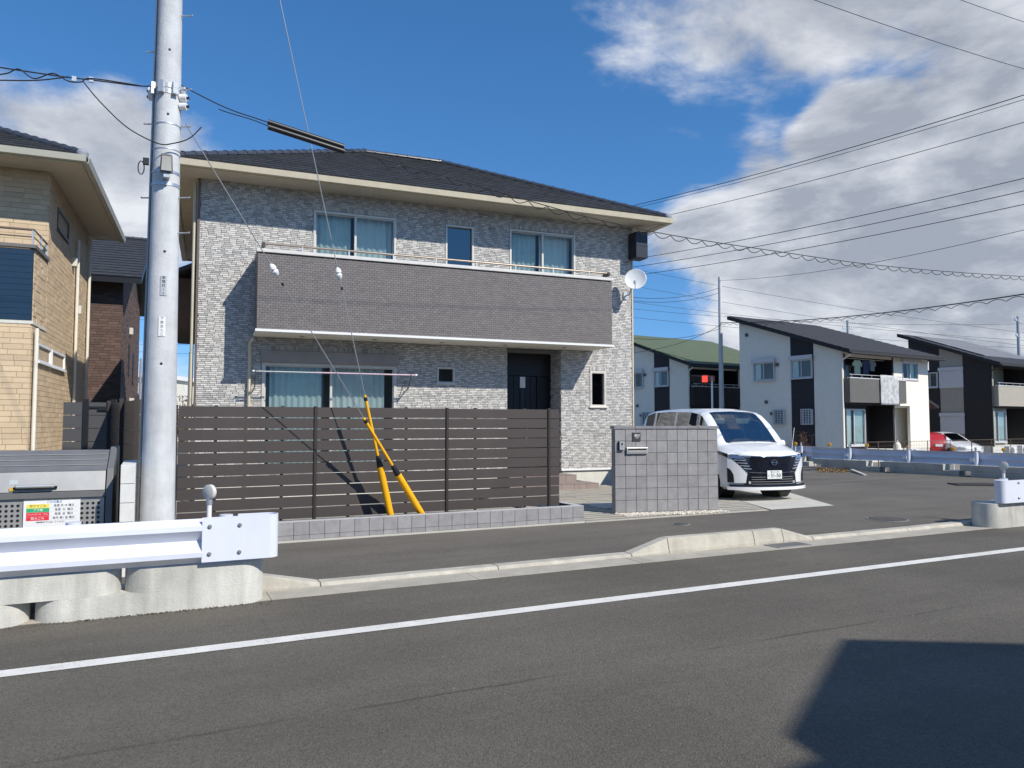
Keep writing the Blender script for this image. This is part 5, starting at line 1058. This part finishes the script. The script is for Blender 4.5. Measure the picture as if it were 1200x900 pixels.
    if full:
        MB().box(F1, LW - .155, .75, .85, .25, 2.45).build('porch_back', wall if wall is not M_bk else M_bk, t); MB().box(LW - 1.9, LW - .155, .0, .15, .25, 2.548).build('porch_pier', wall if wall is not M_bk else M_tan, t); MB().box(F1, LW - .155, .16, .86, 2.455, 2.545).build('porch_ceiling', wall, t)
        MB().box(F1 + .25, F1 + 1.2, .70, .749, .25, 2.2).build('front_door', M_white, t)
        # small lean-to roof on the far gable side
        MB().add([(LW, .2, 2.95), (LW + 1.4, .2, 2.45), (LW + 1.4, 3.0, 2.45), (LW, 3.0, 2.95), (LW, .2, 3.1), (LW + 1.4, .2, 2.6), (LW + 1.4, 3.0, 2.6), (LW, 3.0, 3.1)], [(0, 3, 2, 1), (4, 5, 6, 7), (0, 1, 5, 4), (1, 2, 6, 5), (2, 3, 7, 6), (3, 0, 4, 7)]).build('lean_to_roof', M_bk, t); MB().box(LW, LW + .3, .1, .5, 4.6, 5.1).build('wall_box', M_lr, t)
    for (x, z) in ((2.75, 2.15), (.22, 1.3)): MB().box(x, x + .12, 1.2, 1.3, z, z + .16).build('vent_hood', M_lr, t)
    return t
RA = 6.0
h3o = at(988, 37.5); h3o.z = 0; h2o = at(807, 46); h2o.z = 0; h4o = at(1163, 45); h4o.z = 0
h3 = row_house('white_house', 'white two-storey house with a black side strip, slate roof and blanket on its balcony', h3o, RA, M_crw, M_bk, M_bk, M_slate, M_gs)
h2 = row_house('green_roof_house', 'white house with green mono-pitch roof and dark balcony behind the minivan', h2o, RA, M_crw, M_bk, M_bk, M_green, M_bk, True, 9.5)
h4 = row_house('black_house', 'black two-storey house with tan panels and solar panels on its roof', h4o, RA, M_bk, M_tan, M_tan, M_slate, M_tan, True, 7.9, 5.05, 7.2)
# solar panels on the black house
sl = 1.9 / 5.05
for i in range(4):
    for j in range(2): x0 = .6 + i * 1.7; y0 = .6 + j * 2.2; zf = lambda y: 5.30 + sl * y + .26; MB().add([(x, y, zf(y) + dz) for dz in (.0, .05) for (x, y) in ((x0, y0), (x0 + 1.64, y0), (x0 + 1.64, y0 + 2.1), (x0, y0 + 2.1))], [(3, 2, 1, 0), (4, 5, 6, 7), (0, 1, 5, 4), (1, 2, 6, 5), (2, 3, 7, 6), (3, 0, 4, 7)]).build('solar_panel', mat('solar_grey', (.17, .165, .17), .35, .05), h4)
# blanket and laundry on the white house's balcony
u3 = Vector((math.cos(R(RA)), math.sin(R(RA)), 0)); v3 = Vector((-math.sin(R(RA)), math.cos(R(RA)), 0))
def on3(s, y, z, o=h3o): return o + u3 * s + v3 * y + Vector((0, 0, z))
vs = []; fs = []; nx, nz = 14, 12
for j in range(nz + 1):
    for i in range(nx + 1): vs.append((i / nx * 1.62, .015 * math.sin(i * 1.1) + .01 * math.sin(j * .9 + i), -j / nz * 1.55))
for j in range(nz):
    for i in range(nx): a = j * (nx + 1) + i; fs.append((a + nx + 1, a + nx + 2, a + 1, a))
bl = MB().add(vs, fs).build('blanket', mat('blanket', (.46, .46, .46), .95, .35, 4, .3, 30), None, smooth=True); bl.location = on3(2.65, -.43, 4.12); bl.rotation_euler = (0, 0, R(RA)); tag(bl, 'grey patterned blanket hung over the white house balcony', 'blanket'); s_ = bl.modifiers.new('solid', 'SOLIDIFY'); s_.thickness = .03
def shirt(loc, ang, label, m, w_=.5, h=.75):
    t = MB().prism([(-w_ * .5, -h), (w_ * .5, -h), (w_ * .48, -.28), (w_ * .75, -.36), (w_ * .85, -.20), (w_ * .4, 0), (w_ * .12, -.03), (-w_ * .12, -.03), (-w_ * .4, 0), (-w_ * .85, -.20), (-w_ * .75, -.36), (-w_ * .48, -.28)], -.03, .03, Matrix.Rotation(R(90), 4, 'X')).build('hanging_shirt', m, None, bevel=.01); t.location = loc; t.rotation_euler = (0, 0, R(ang)); return tag(t, label, 'laundry')
shirt(on3(1.75, .3, 4.92), RA, 'pale green shirt drying on the white house balcony', mat('cloth_green', (.45, .55, .42), .9)); shirt(on3(2.5, .3, 4.95), RA, 'dark blue shirt drying on the white house balcony', mat('cloth_navy', (.05, .06, .12), .9)); shirt(on3(3.15, .35, 4.98), RA, 'grey shirt drying beside the dark recess of the white house balcony', mat('cloth_grey', (.25, .26, .27), .9), .4, .6)
lpz = tag(MB().tube([(0, 0, 0), (3.8, 0, 0)], .02, 8).build('drying_pole', M_alu), 'metal drying pole across the white house balcony', 'drying pole'); lpz.location = on3(.4, .3, 4.97); lpz.rotation_euler = (0, 0, R(RA))
# pedestrian signal with a red light behind the minivan
sp_ = at(835, 43, 497); sp_.z = 0; sgl = thing('pedestrian_signal', 'pedestrian signal showing red on a white post behind the minivan', 'traffic signal', sp_, math.degrees(YAW) - 90 - 12); zt = at(835, 43, 437).z
MB().tube([(0, 0, 0), (0, 0, zt - .2)], .055, 12).build('post', M_white, sgl, smooth=True); MB().box(-.62, -.18, -.12, .16, zt - .62, zt - .10).build('signal_box', M_black, sgl, bevel=.02); MB().box(-.55, -.26, -.125, -.1205, zt - .52, zt - .16).build('red_lens', mat('red_light', (.8, .03, .02), .4, 0, emit=(1, .05, .03, 1.6)), sgl); MB().box(-.18, .16, -.05, .05, zt - .5, zt - .15).build('bracket', mat('rust_red', (.30, .09, .06), .6), sgl)
# low wire-mesh fence in front of the houses
mf = thing('mesh_fence', 'low wire-mesh fence running before the white and black houses', 'fence', on3(-4.5, -3.4, -.42), RA); FL = 26
for k in range(14): MB().tube([(k * 2, 0, 0), (k * 2, 0, 1.2)], .02, 6).build('post', mat('fence_brown', (.12, .085, .06), .6), mf)
mw = MB(); mw.tube([(0, 0, 1.18), (FL, 0, 1.18)], .012, 5)
for q in range(1, 6): mw.tube([(0, 0, 1.18 - q * .19), (FL, 0, 1.18 - q * .19)], .004, 4)
for q in range(int(FL / .14)): mw.tube([(q * .14, 0, .1), (q * .14, 0, 1.18)], .004, 4, False)
mw.build('mesh_panel', mat('fence_brown', (.12, .085, .06), .6), mf)
# outdoor air-conditioning units and gas cylinder by the houses
def ac_unit(loc, ang, label):
    t = thing('air_conditioner', label, 'air conditioner', loc, ang, None); MB().box(-.40, .40, -.15, .15, .10, .68).build('casing', M_white, t, bevel=.02); MB().lathe([(.24, 0), (.24, .02), (.20, .02)], 20, Matrix.Translation((-.1, -.151, .40)) @ Matrix.Rotation(R(90), 4, 'X')).build('fan_ring', M_grey, t); MB().lathe([(.205, 0), (.05, .012)], 16, Matrix.Translation((-.1, -.152, .40)) @ Matrix.Rotation(R(90), 4, 'X')).build('fan', M_bing, t)
    for s in (-.3, .3): MB().box(s - .05, s + .05, -.16, .16, 0, .10).build('foot', M_grey, t)
ac_unit(on3(5.2, -.55, -.42), RA, 'white air conditioner outside the white house porch'); ac_unit(on3(2.3, -.6, -.42, h4o), RA, 'white air conditioner outside the black house window'); ac_unit(on3(-.6, -1.2, -.42, h4o), RA, 'air conditioner at the black house corner by the fence')
gc = thing('gas_cylinder', 'small pale gas cylinder behind the mesh fence', 'gas cylinder', on3(3.85, -.5, -.42)); MB().lathe([(.15, 0), (.19, .05), (.19, .85), (.12, 1.0), (.05, 1.05), (.05, 1.12)], 16).build('cylinder', M_crw, gc, smooth=True); MB().tube([(0, 0, 1.1), (0, 0, 1.2)], .03, 8).build('valve', M_grey, gc)
# dry plants along the mesh fence
for k, (px_, py_) in enumerate(((925, 522), (936, 523), (947, 522), (905, 522))):
    rnd = random.Random(40 + k); p = at(px_, 34.0); p.z = -.42; t = thing('dry_plant', 'dry reddish weed against the black strip of the white house', 'plant', p, 0, 'dry weeds by the mesh fence'); mb = MB(); lf = MB()
    for _ in range(14):
        a = rnd.uniform(0, 6.28); r_ = rnd.uniform(.1, .45); q = (math.cos(a) * r_, math.sin(a) * r_, rnd.uniform(.9, 1.7)); mb.tube([(0, 0, 0), (q[0] * .4, q[1] * .4, q[2] * .6), q], .012, 4, False, .004)
        for _ in range(10): s = rnd.uniform(.02, .05); c = Vector(q) * rnd.uniform(.5, 1) + Vector((rnd.uniform(-.1, .1), rnd.uniform(-.1, .1), 0)); lf.add([(c.x - s, c.y, c.z), (c.x, c.y - s, c.z), (c.x + s, c.y, c.z + s * .4), (c.x, c.y + s * .6, c.z)], [(0, 1, 2, 3)])
    mb.build('stems', MATS['twig'], t); lf.build('leaves', mat('red_leaf', (.20, .08, .035), .9, .3, 6), t, kind='stuff')
# ------------------------------------------------------------------ vehicles
def lerp(a, b, t): return a + (b - a) * t
def interp(tab, x):
    if x >= tab[0][0]: return tab[0][1]
    for (a, va), (b, vb) in zip(tab[:-1], tab[1:]):
        if b <= x <= a: t = (a - x) / (a - b); return lerp(va, vb, t)
    return tab[-1][1]
def car_shell(P):
    """grid of stations along -y; returns verts, faces with tags"""
    ys = sorted(set([round(v, 4) for v in P['ys']]), reverse=True); rings = []; K = None
    for y in ys:
        Wd = interp(P['W'], y); T = interp(P['T'], y); zb = min(interp(P['belt'], y), T - .05); xt = min(interp(P['top'], y), Wd * .97); z0 = interp(P['z0'], y); tum = T - .055
        key = [(0, z0), (Wd * .90, z0), (Wd * .975, z0 + .06), (Wd, z0 + .22), (Wd * 1.0, lerp(z0 + .22, zb, .55)), (Wd * .985, zb), (lerp(Wd * .985, xt + .04, .5), lerp(zb, tum, .5) + .0), (xt + .035, tum - .0), (xt - .02, T - .012), (xt * .6, T + .022), (0, T + .035)]
        sub = [4, 1, 2, 4, 4, 4, 4, 1, 2, 4]; ring = []
        for (a, b, n) in zip(key[:-1], key[1:], sub):
            for i in range(n): ring.append((lerp(a[0], b[0], i / n), lerp(a[1], b[1], i / n)))
        ring.append(key[-1]); K = len(ring); rings.append((y, ring))
    return rings, K
def build_car(t, P, paint, glassm, glass_side):
    rings, K = car_shell(P); V_ = []; n = len(rings)
    for (y, ring) in rings:
        for s in (1, -1): V_ += [(s * x, y, z) for x, z in ring]
    def vid(i, s, k): return i * 2 * K + (0 if s > 0 else K) + k
    body = MB(); wind = MB(); sides = {1: MB(), -1: MB()}; kb = 15; kt = 23                     # ring indices of the side glass band
    body.v = list(V_)
    ws0, ws1 = P['ws']; bars = P['pillars']
    for i in range(n - 1):
        ym = (rings[i][0] + rings[i + 1][0]) / 2
        for s in (1, -1):
            for k in range(K - 1):
                q = [vid(i, s, k), vid(i + 1, s, k), vid(i + 1, s, k + 1), vid(i, s, k + 1)]
                if s < 0: q.reverse()
                c = [sum(V_[j][a] for j in q) / 4 for a in range(3)]
                if any(abs(c[1] - wy) < .40 and math.hypot(c[1] - wy, c[2] - .32) < P['arch'] and abs(c[0]) > .45 for wy in P['wheels']): continue
                if ws1 < ym < ws0 and k >= 25: wind.f.append(tuple(q)); wind.c.append(None); continue
                if kb <= k < kt and P['glass'][1] < ym < P['glass'][0] - (k - kb) * P['rake'] and not any(b1 < ym < b0 for b0, b1 in bars): sides[s].f.append(tuple(q)); sides[s].c.append(None); continue
                body.f.append(tuple(q)); body.c.append(None)
    for (ri, rev) in ((0, False), (n - 1, True)):
        loop = [vid(ri, 1, k) for k in range(K)] + [vid(ri, -1, k) for k in range(K - 2, 0, -1)]
        body.f.append(tuple(loop if not rev else loop[::-1])); body.c.append(None)
    def clean(mb, name, m):
        me = bpy.data.meshes.new(name); me.from_pydata(V_, [], mb.f); bm = bmesh.new(); bm.from_mesh(me); bmesh.ops.remove_doubles(bm, verts=bm.verts, dist=.0005); loose = [v for v in bm.verts if not v.link_faces]; bmesh.ops.delete(bm, geom=loose, context='VERTS')
        if name == 'body': bmesh.ops.recalc_face_normals(bm, faces=bm.faces)
        bm.to_mesh(me); bm.free(); o = obj(name, me, m, t, smooth=True); return o
    bo = clean(body, 'body', paint); clean(wind, 'windscreen', glassm); [clean(sides[s], 'side_window', glass_side) for s in (1, -1)]; return bo
def wheel(t, x, y, r=.325, w_=.21, turn=0):
    s = 1 if x > 0 else -1; e = bpy.data.objects.new('wheel', MB().lathe([(r * .66, -w_ / 2), (r * .90, -w_ / 2), (r, -w_ * .36), (r, w_ * .36), (r * .90, w_ / 2), (r * .66, w_ / 2)], 32).mesh('wheel')); e.data.materials.append(M_tyre); COL.objects.link(e); e.parent = t; e.matrix_local = Matrix.Translation((x, y, r)) @ Matrix.Rotation(R(turn), 4, 'Z') @ Matrix.Rotation(R(90) * s, 4, 'Y')
    for p in e.data.polygons: p.use_smooth = True
    rim = MB(); rim.lathe([(r * .64, w_ * .30), (r * .66, w_ * .5), (r * .62, w_ * .5), (r * .60, w_ * .34)], 28)
    for k in range(10): a = k / 10 * 6.283; rim.bar((0, 0, w_ * .40), (math.cos(a) * r * .62, math.sin(a) * r * .62, w_ * .42), .045, .03)
    rim.lathe([(.06, w_ * .3), (.06, w_ * .47), (.04, w_ * .49)], 14); rim.build('rim', M_alu, e)
def frange(a, b, n): return [a + (b - a) * i / n for i in range(n + 1)]
# --- white minivan
nose = gp(911, 583) ; hdg = 259.0; fwd = Vector((math.cos(R(hdg)), math.sin(R(hdg)), 0)); rgt = Vector((math.cos(R(hdg - 90)), math.sin(R(hdg - 90)), 0))
NP = nose + rgt * .72 + fwd * .93
van = thing('minivan', 'white minivan with black grille parked on the concrete driveway', 'car', (NP.x, NP.y, .036), hdg - 90)
NOSE = .30
def yfront(x): return -NOSE * min(1, abs(x) / .86) ** 2.6
def wfront(y): return .86 * (min(1, max(0, -y) / NOSE)) ** (1 / 2.6)
fy = [0, -.0005, -.003, -.008, -.018, -.034, -.058, -.09, -.13, -.17, -.21, -.25, -.28, -.30]
Pv = dict(ys=fy + frange(-.33, -.95, 20) + frange(-.97, -1.9, 30) + frange(-1.95, -4.40, 62) + [-4.45, -4.50, -4.54, -4.56],
          W=[(y, max(.01, wfront(y))) for y in fy] + [(-.5, .862), (-4.15, .86), (-4.50, .82), (-4.56, .74)],
          T=[(0, .88), (-.02, .905), (-.10, .955), (-.30, 1.005), (-.55, 1.07), (-.70, 1.105), (-.80, 1.18), (-1.0, 1.38), (-1.22, 1.58), (-1.42, 1.725), (-1.58, 1.79), (-2.0, 1.84), (-3.0, 1.865), (-3.9, 1.85), (-4.32, 1.78), (-4.48, 1.64), (-4.56, 1.40)],
          belt=[(0, .80), (-.3, .93), (-.9, 1.00), (-2.0, 1.03), (-4.71, 1.06)], top=[(0, .58), (-.3, .70), (-.80, .76), (-1.2, .725), (-1.7, .67), (-3.5, .66), (-4.5, .64), (-4.71, .60)],
          z0=[(0, .25), (-.2, .21), (-4.4, .21), (-4.71, .30)], wheels=(-.93, -3.80), arch=.375, ws=(-.72, -1.54), glass=(-1.0, -4.30), rake=.05, pillars=((-1.52, -1.60), (-2.62, -2.72), (-3.70, -3.82)))
bodyo = build_car(van, Pv, M_carw, G_car, G_carp)
for wx in (.765, -.765):
    wheel(van, wx, -.93, turn=-8); wheel(van, wx, -3.80)
    for wy in (-.93, -3.80):
        s = 1 if wx > 0 else -1; ar = MB(); N = 20; vs = []
        for i in range(N + 1):
            a = R(-8 + 196 * i / N)
            for rr_ in (.352, .40): vs.append((s * (.866 if rr_ > .36 else .845), wy + math.cos(a) * rr_, .32 + math.sin(a) * rr_))
        ar.add(vs, [(2 * i, 2 * i + 1, 2 * i + 3, 2 * i + 2) for i in range(N)]); a_ = ar.build('arch_trim', M_carw, van); so = a_.modifiers.new('solid', 'SOLIDIFY'); so.thickness = .02
        MB().lathe([(.39, 0), (.39, .32)], 20, Matrix.Translation((s * .50, wy, .34)) @ Matrix.Rotation(R(90) * s, 4, 'Y')).build('arch_liner', M_black, van)
def fpatch(name, poly, off, m, parent, th=.012, mir=True):
    """flat outline (x, z) wrapped round the curved nose, cut in upright columns"""
    out = []
    for s in ((1, -1) if mir else (1,)):
        P = [(x * s, z) for x, z in poly]; n = len(P); x0 = min(p[0] for p in P); x1 = max(p[0] for p in P)
        xs = sorted({round(p[0], 5) for p in P} | {round(k * .05, 5) for k in range(-20, 21) if x0 < k * .05 < x1}); mb = MB()
        def cross(x):
            zs = []
            for (ax, az), (bx2, bz) in zip(P, P[1:] + P[:1]):
                if (ax - x) * (bx2 - x) < 0: zs.append(az + (bz - az) * (x - ax) / (bx2 - ax))
            return sorted(zs)
        def put(x, z):
            g = (yfront(x + .005) - yfront(x - .005)) / .01; nrm = Vector((-g, 1, 0)).normalized(); return tuple(Vector((x, yfront(x) - max(0, z - .88) * .7, z)) + nrm * off)
        for a_, b_ in zip(xs[:-1], xs[1:]):
            e = (b_ - a_) * .002; L_, R_ = cross(a_ + e), cross(b_ - e)
            for k in range(0, min(len(L_), len(R_)) - 1, 2):
                mb.add([put(a_, L_[k]), put(a_, L_[k + 1]), put(b_, R_[k + 1]), put(b_, R_[k])], [(0, 1, 2, 3)])
        me = mb.mesh(name); bm = bmesh.new(); bm.from_mesh(me); bmesh.ops.remove_doubles(bm, verts=bm.verts, dist=.0006); bm.to_mesh(me); bm.free()
        o = obj(name, me, m, parent, smooth=True); so = o.modifiers.new('solid', 'SOLIDIFY'); so.thickness = th; so.offset = 0; o.modifiers.move(len(o.modifiers) - 1, 0); out.append(o)
    return out
# black mask, grille bars, lamps, bumper corners, lip
mask_ = fpatch('front_mask', [(-.60, .30), (.60, .30), (.52, .55), (.66, .70), (.80, .86), (.79, .925), (.60, .905), (.3, .885), (0, .88), (-.3, .885), (-.60, .905), (-.79, .925), (-.80, .86), (-.66, .70), (-.52, .55)], .010, M_gloss, van, mir=False)[0]
for k in range(7): z = .60 + k * .042; xx = .30 + k * .024; fpatch('grille_bar', [(0, z), (xx, z), (xx, z + .012), (0, z + .012)], .020, mat('grille_grey', (.03, .032, .04), .25, 0, metal=.5), mask_)
fpatch('chrome_strip', [(.0, .545), (.50, .565), (.50, .577), (.0, .557)], .022, M_chrome, mask_); fpatch('chrome_strip', [(.10, .872), (.60, .892), (.60, .902), (.10, .882)], .022, M_chrome, mask_)
for k, (z, a, b) in enumerate(((.63, .46, .60), (.685, .49, .65), (.74, .53, .70), (.795, .56, .75))): fpatch('lamp_strip', [(a, z), (b, z + .012), (b, z + .026), (a, z + .014)], .024, mat('lamp_strip', (.55, .60, .70), .15, 0, metal=.4), mask_)
for o in fpatch('headlight', [(.54, .82), (.80, .85), (.825, .92), (.60, .885)], .020, M_lamp, van): pass
for o in fpatch('bumper_corner', [(.56, .36), (.80, .355), (.845, .36), (.848, .84), (.78, .82), (.66, .70), (.535, .54)], .020, M_carw, van): pass
for o in fpatch('air_curtain', [(.745, .37), (.845, .37), (.848, .66), (.80, .62), (.755, .52)], .032, M_black, van, .008): pass
for k in range(4): z = .335 + k * .045; fpatch('lower_grille_bar', [(0, z), (.46, z), (.46, z + .010), (0, z + .010)], .022, M_grey, mask_)
fpatch('front_lip', [(-.80, .285), (.80, .285), (.83, .325), (-.83, .325)], .045, mat('lip_navy', (.012, .016, .03), .25), van, .05, False); fpatch('white_lip', [(-.84, .225), (.84, .225), (.85, .285), (-.85, .285)], .055, M_carw, van, .05, False)
for s in (1, -1): MB().lathe([(.03, 0), (.03, .01)], 12, Matrix.Translation((s * .50, yfront(.5) + .02, .37)) @ Matrix.Rotation(R(-90), 4, 'X')).build('fog_lamp', M_alu, van)
for s in (1, -1):
    MB().add([(s * (.872 + e_), y_, z_) for e_ in (0, -.02) for (y_, z_) in ((-.27, .86), (-.27, .935), (-.62, .985), (-1.05, 1.015), (-1.05, .985), (-.62, .93))], [(0, 1, 2, 5), (5, 2, 3, 4), (11, 8, 7, 6), (10, 9, 8, 11), (0, 5, 11, 6), (5, 4, 10, 11), (1, 7, 8, 2), (2, 8, 9, 3)]).build('belt_trim', M_gloss, van)
# licence plate and emblem; the front faces +y, text is turned round
FT = lambda x, y, z: Matrix.Translation((x, y, z)) @ Matrix.Rotation(R(180), 4, 'Z') @ Matrix.Rotation(R(90), 4, 'X')
lpl = MB().box(-.165, .165, .035, .047, .44, .605).build('licence_plate', mat('plate_white', (.80, .81, .79), .4), van, bevel=.004); M_pg2 = mat('plate_ink', (.02, .10, .05), .5)
text('31-50', .105, 'lettering', M_pg2, lpl, FT(-.022, .0475, .505), .0008, .95, .002); text('富士山 330', .040, 'lettering', M_pg2, lpl, FT(0, .0475, .578), .0008); text('さ', .045, 'lettering', M_pg2, lpl, FT(.135, .0475, .50), .0008)
em = MB(); RM = Matrix.Translation((0, .034, .765)) @ Matrix.Rotation(R(-90), 4, 'X')
vs = []; fs = []; N = 28
for i in range(N):
    a = i / N * 6.283
    for rr_, zz_ in ((.046, 0), (.060, 0), (.060, .012), (.046, .012)): vs.append((math.cos(a) * rr_ * 1.12, math.sin(a) * rr_, zz_))
for i in range(N):
    for j in range(4): fs.append((i * 4 + j, ((i + 1) % N) * 4 + j, ((i + 1) % N) * 4 + (j + 1) % 4, i * 4 + (j + 1) % 4))
em.add(vs, fs, None, RM); em.box(-.078, .078, .034, .050, .753, .777); emo = em.build('emblem', M_chrome, van); text('NISSAN', .022, 'lettering', M_ink, emo, FT(0, .0508, .765), .0006, 1.0)
# mirrors, wipers, handles, trims, interior
for s in (1, -1):
    m_ = MB().lathe([(.02, -.10), (.075, -.07), (.085, .0), (.075, .07), (.02, .10)], 14, Matrix.Translation((s * .97, -1.12, 1.10)) @ Matrix.Rotation(R(90), 4, 'Y') @ Matrix.Diagonal((1.0, .55, 1, 1))).build('mirror', M_carw, van, smooth=True); MB().bar((s * .83, -1.12, 1.05), (s * .93, -1.12, 1.07), .06, .04).build('mirror_arm', M_black, m_)
    MB().box(s * .862 - .008, s * .862 + .008, -2.5, -2.3, .93, .96).build('door_handle', M_carw, van, bevel=.004)
MB().box(-.72, .72, -1.40, -.98, .95, 1.06).build('dashboard', M_black, van, bevel=.03)
for sx in (.38, -.38):
    for sy in (-1.95, -3.0): se = MB().box(sx - .25, sx + .25, sy - .12, sy + .05, .75, 1.32).build('seat', mat('seat_grey', (.10, .10, .10), .9), van, bevel=.05); MB().box(sx - .12, sx + .12, sy - .10, sy + .02, 1.34, 1.52).build('headrest', MATS['seat_grey'], se, bevel=.04)
MB().lathe([(.17, -.012), (.19, -.012), (.19, .012), (.17, .012)], 20, Matrix.Translation((.38, -1.50, 1.08)) @ Matrix.Rotation(R(65), 4, 'X')).build('steering_wheel', M_black, van)
for sx in (.33, -.33): MB().box(sx - .19, sx + .19, -1.60, -1.54, 1.53, 1.65).build('sun_visor', mat('visor', (.52, .55, .50), .8), van, bevel=.01)
MB().box(-.06, .06, -1.55, -1.52, 1.56, 1.62).build('rear_view_mirror', M_black, van); MB().box(-.68, -.62, -.96, -.94, 1.17, 1.22).build('sticker', M_white, van)
MB().tube([(.55, -.72, 1.135), (-.1, -.73, 1.155)], .010, 6).build('wiper', M_black, van); MB().tube([(-.05, -.72, 1.135), (-.6, -.73, 1.14)], .010, 6).build('wiper', M_black, van)
MB().tube([(-.82, -.55, .95), (-.86, -.5, 1.45)], .006, 6).build('corner_pole', M_white, van)
# --- small red and white cars by the black house
def small_car(name, label, loc, ang, paint, h=1.5):
    t = thing(name, label, 'car', loc, ang); k = h / 1.5
    P = dict(ys=fy + frange(-.33, -4.0, 70) + [-4.05, -4.08], W=[(y, max(.01, wfront(y))) for y in fy] + [(-3.6, .85), (-4.0, .78), (-4.08, .66)],
             T=[(0, .62), (-.1, .72), (-.5, .86), (-.95, .97), (-1.3, 1.18 * k), (-1.75, 1.42 * k), (-2.2, 1.495 * k), (-3.2, 1.47 * k), (-3.7, 1.33 * k), (-3.95, 1.05 * k), (-4.08, .85)], belt=[(0, .6), (-.9, .90), (-4.08, .98)], top=[(0, .5), (-.9, .70), (-1.8, .60), (-3.5, .58), (-4.08, .55)], z0=[(0, .24), (-4.08, .26)], wheels=(-.8, -3.3), arch=.34, ws=(-.97, -1.74), glass=(-1.15, -3.6), rake=.06, pillars=((-2.3, -2.4),))
    build_car(t, P, paint, G_carp, G_carp)
    for wx in (.75, -.75):
        for wy in (-.8, -3.3): wheel(t, wx, wy, .29, .18)
    for o in fpatch('headlight', [(.50, .56), (.80, .60), (.82, .72), (.55, .66)], .012, M_alu, t): pass
    fpatch('grille', [(-.40, .36), (.40, .36), (.42, .46), (-.42, .46)], .012, M_black, t, mir=False); MB().box(-.165, .165, .02, .03, .47, .60).build('licence_plate', M_white, t)
    for s in (.72, -.72): MB().box(s - .07, s + .07, -4.09, -4.0, .75, 1.05).build('tail_light', mat('tail_red', (.25, .01, .01), .2, 0), t, bevel=.02)
    MB().box(-.2, .2, -4.10, -4.06, .70, .84).build('rear_plate', M_white, t); MB().add([(-.50, -3.735, 1.30 * k), (.50, -3.735, 1.30 * k), (.56, -3.97, 1.03 * k), (-.56, -3.97, 1.03 * k)], [(0, 1, 2, 3)]).build('rear_window', M_gloss, t); return t
rc_ = at(1099, 42.5); wc = at(1141, 41.5)
small_car('hatchback', 'red hatchback parked between the white and black houses', (rc_.x + 2.04, rc_.y + 3.5, -.415), -30, M_carr); small_car('hatchback', 'small white hatchback parked beside the red one by the black house', (wc.x, wc.y, -.415), 165, M_carw)
# ------------------------------------------------------------------ flat-roofed building across the road, whose shadow falls on the carriageway
ZB = 6.0; off = Vector((tosun.x, tosun.y)) * (ZB / tosun.z)
foot = [(1.9, 2.56), (2.5, 2.54), (2.84, 2.60), (2.90, 2.84), (4.55, 3.89), (11.5, -.25), (8.0, -5.5), (2.0, -3.5)]
pts = [(x + off.x, y + off.y) for x, y in foot]; pts[0] = (pts[0][0] + 0.0, pts[0][1]); ccx = sum(p[0] for p in pts) / len(pts); ccy = sum(p[1] for p in pts) / len(pts)
nb = thing('corner_building', 'flat-roofed building across the road that shades the carriageway', 'building', (ccx, ccy, 0)); lp_ = [(x - ccx, y - ccy) for x, y in pts][::-1]
MB().prism([(x * .985, y * .985) for x, y in lp_], 0, ZB - .25).build('wall', M_crw, nb); MB().prism(lp_, ZB - .25, ZB).build('parapet', M_gs, nb)
# unseen houses added behind the photographer to block southern sky and its blue fill
for (x_, lab, a_, b_, c_, d_) in ((-4.0, 'unseen tan house with dark roof, added across the road to block sky', M_tan, M_bk, M_bk, M_slate), (-14.5, 'unseen white house with a black strip, added across the road to block sky', M_crw, M_bk, M_bk, M_slate), (23.0, 'unseen black house with tan strip, added across the road to block sky', M_bk, M_tan, M_tan, M_slate), (34.5, 'unseen tan house at the far end, added across the road to block sky', M_tan, M_bk, M_bk, M_slate)):
    row_house('added_opposite_house', lab, Vector((x_, -8.6, 0)), 180, a_, b_, c_, d_, M_gs)
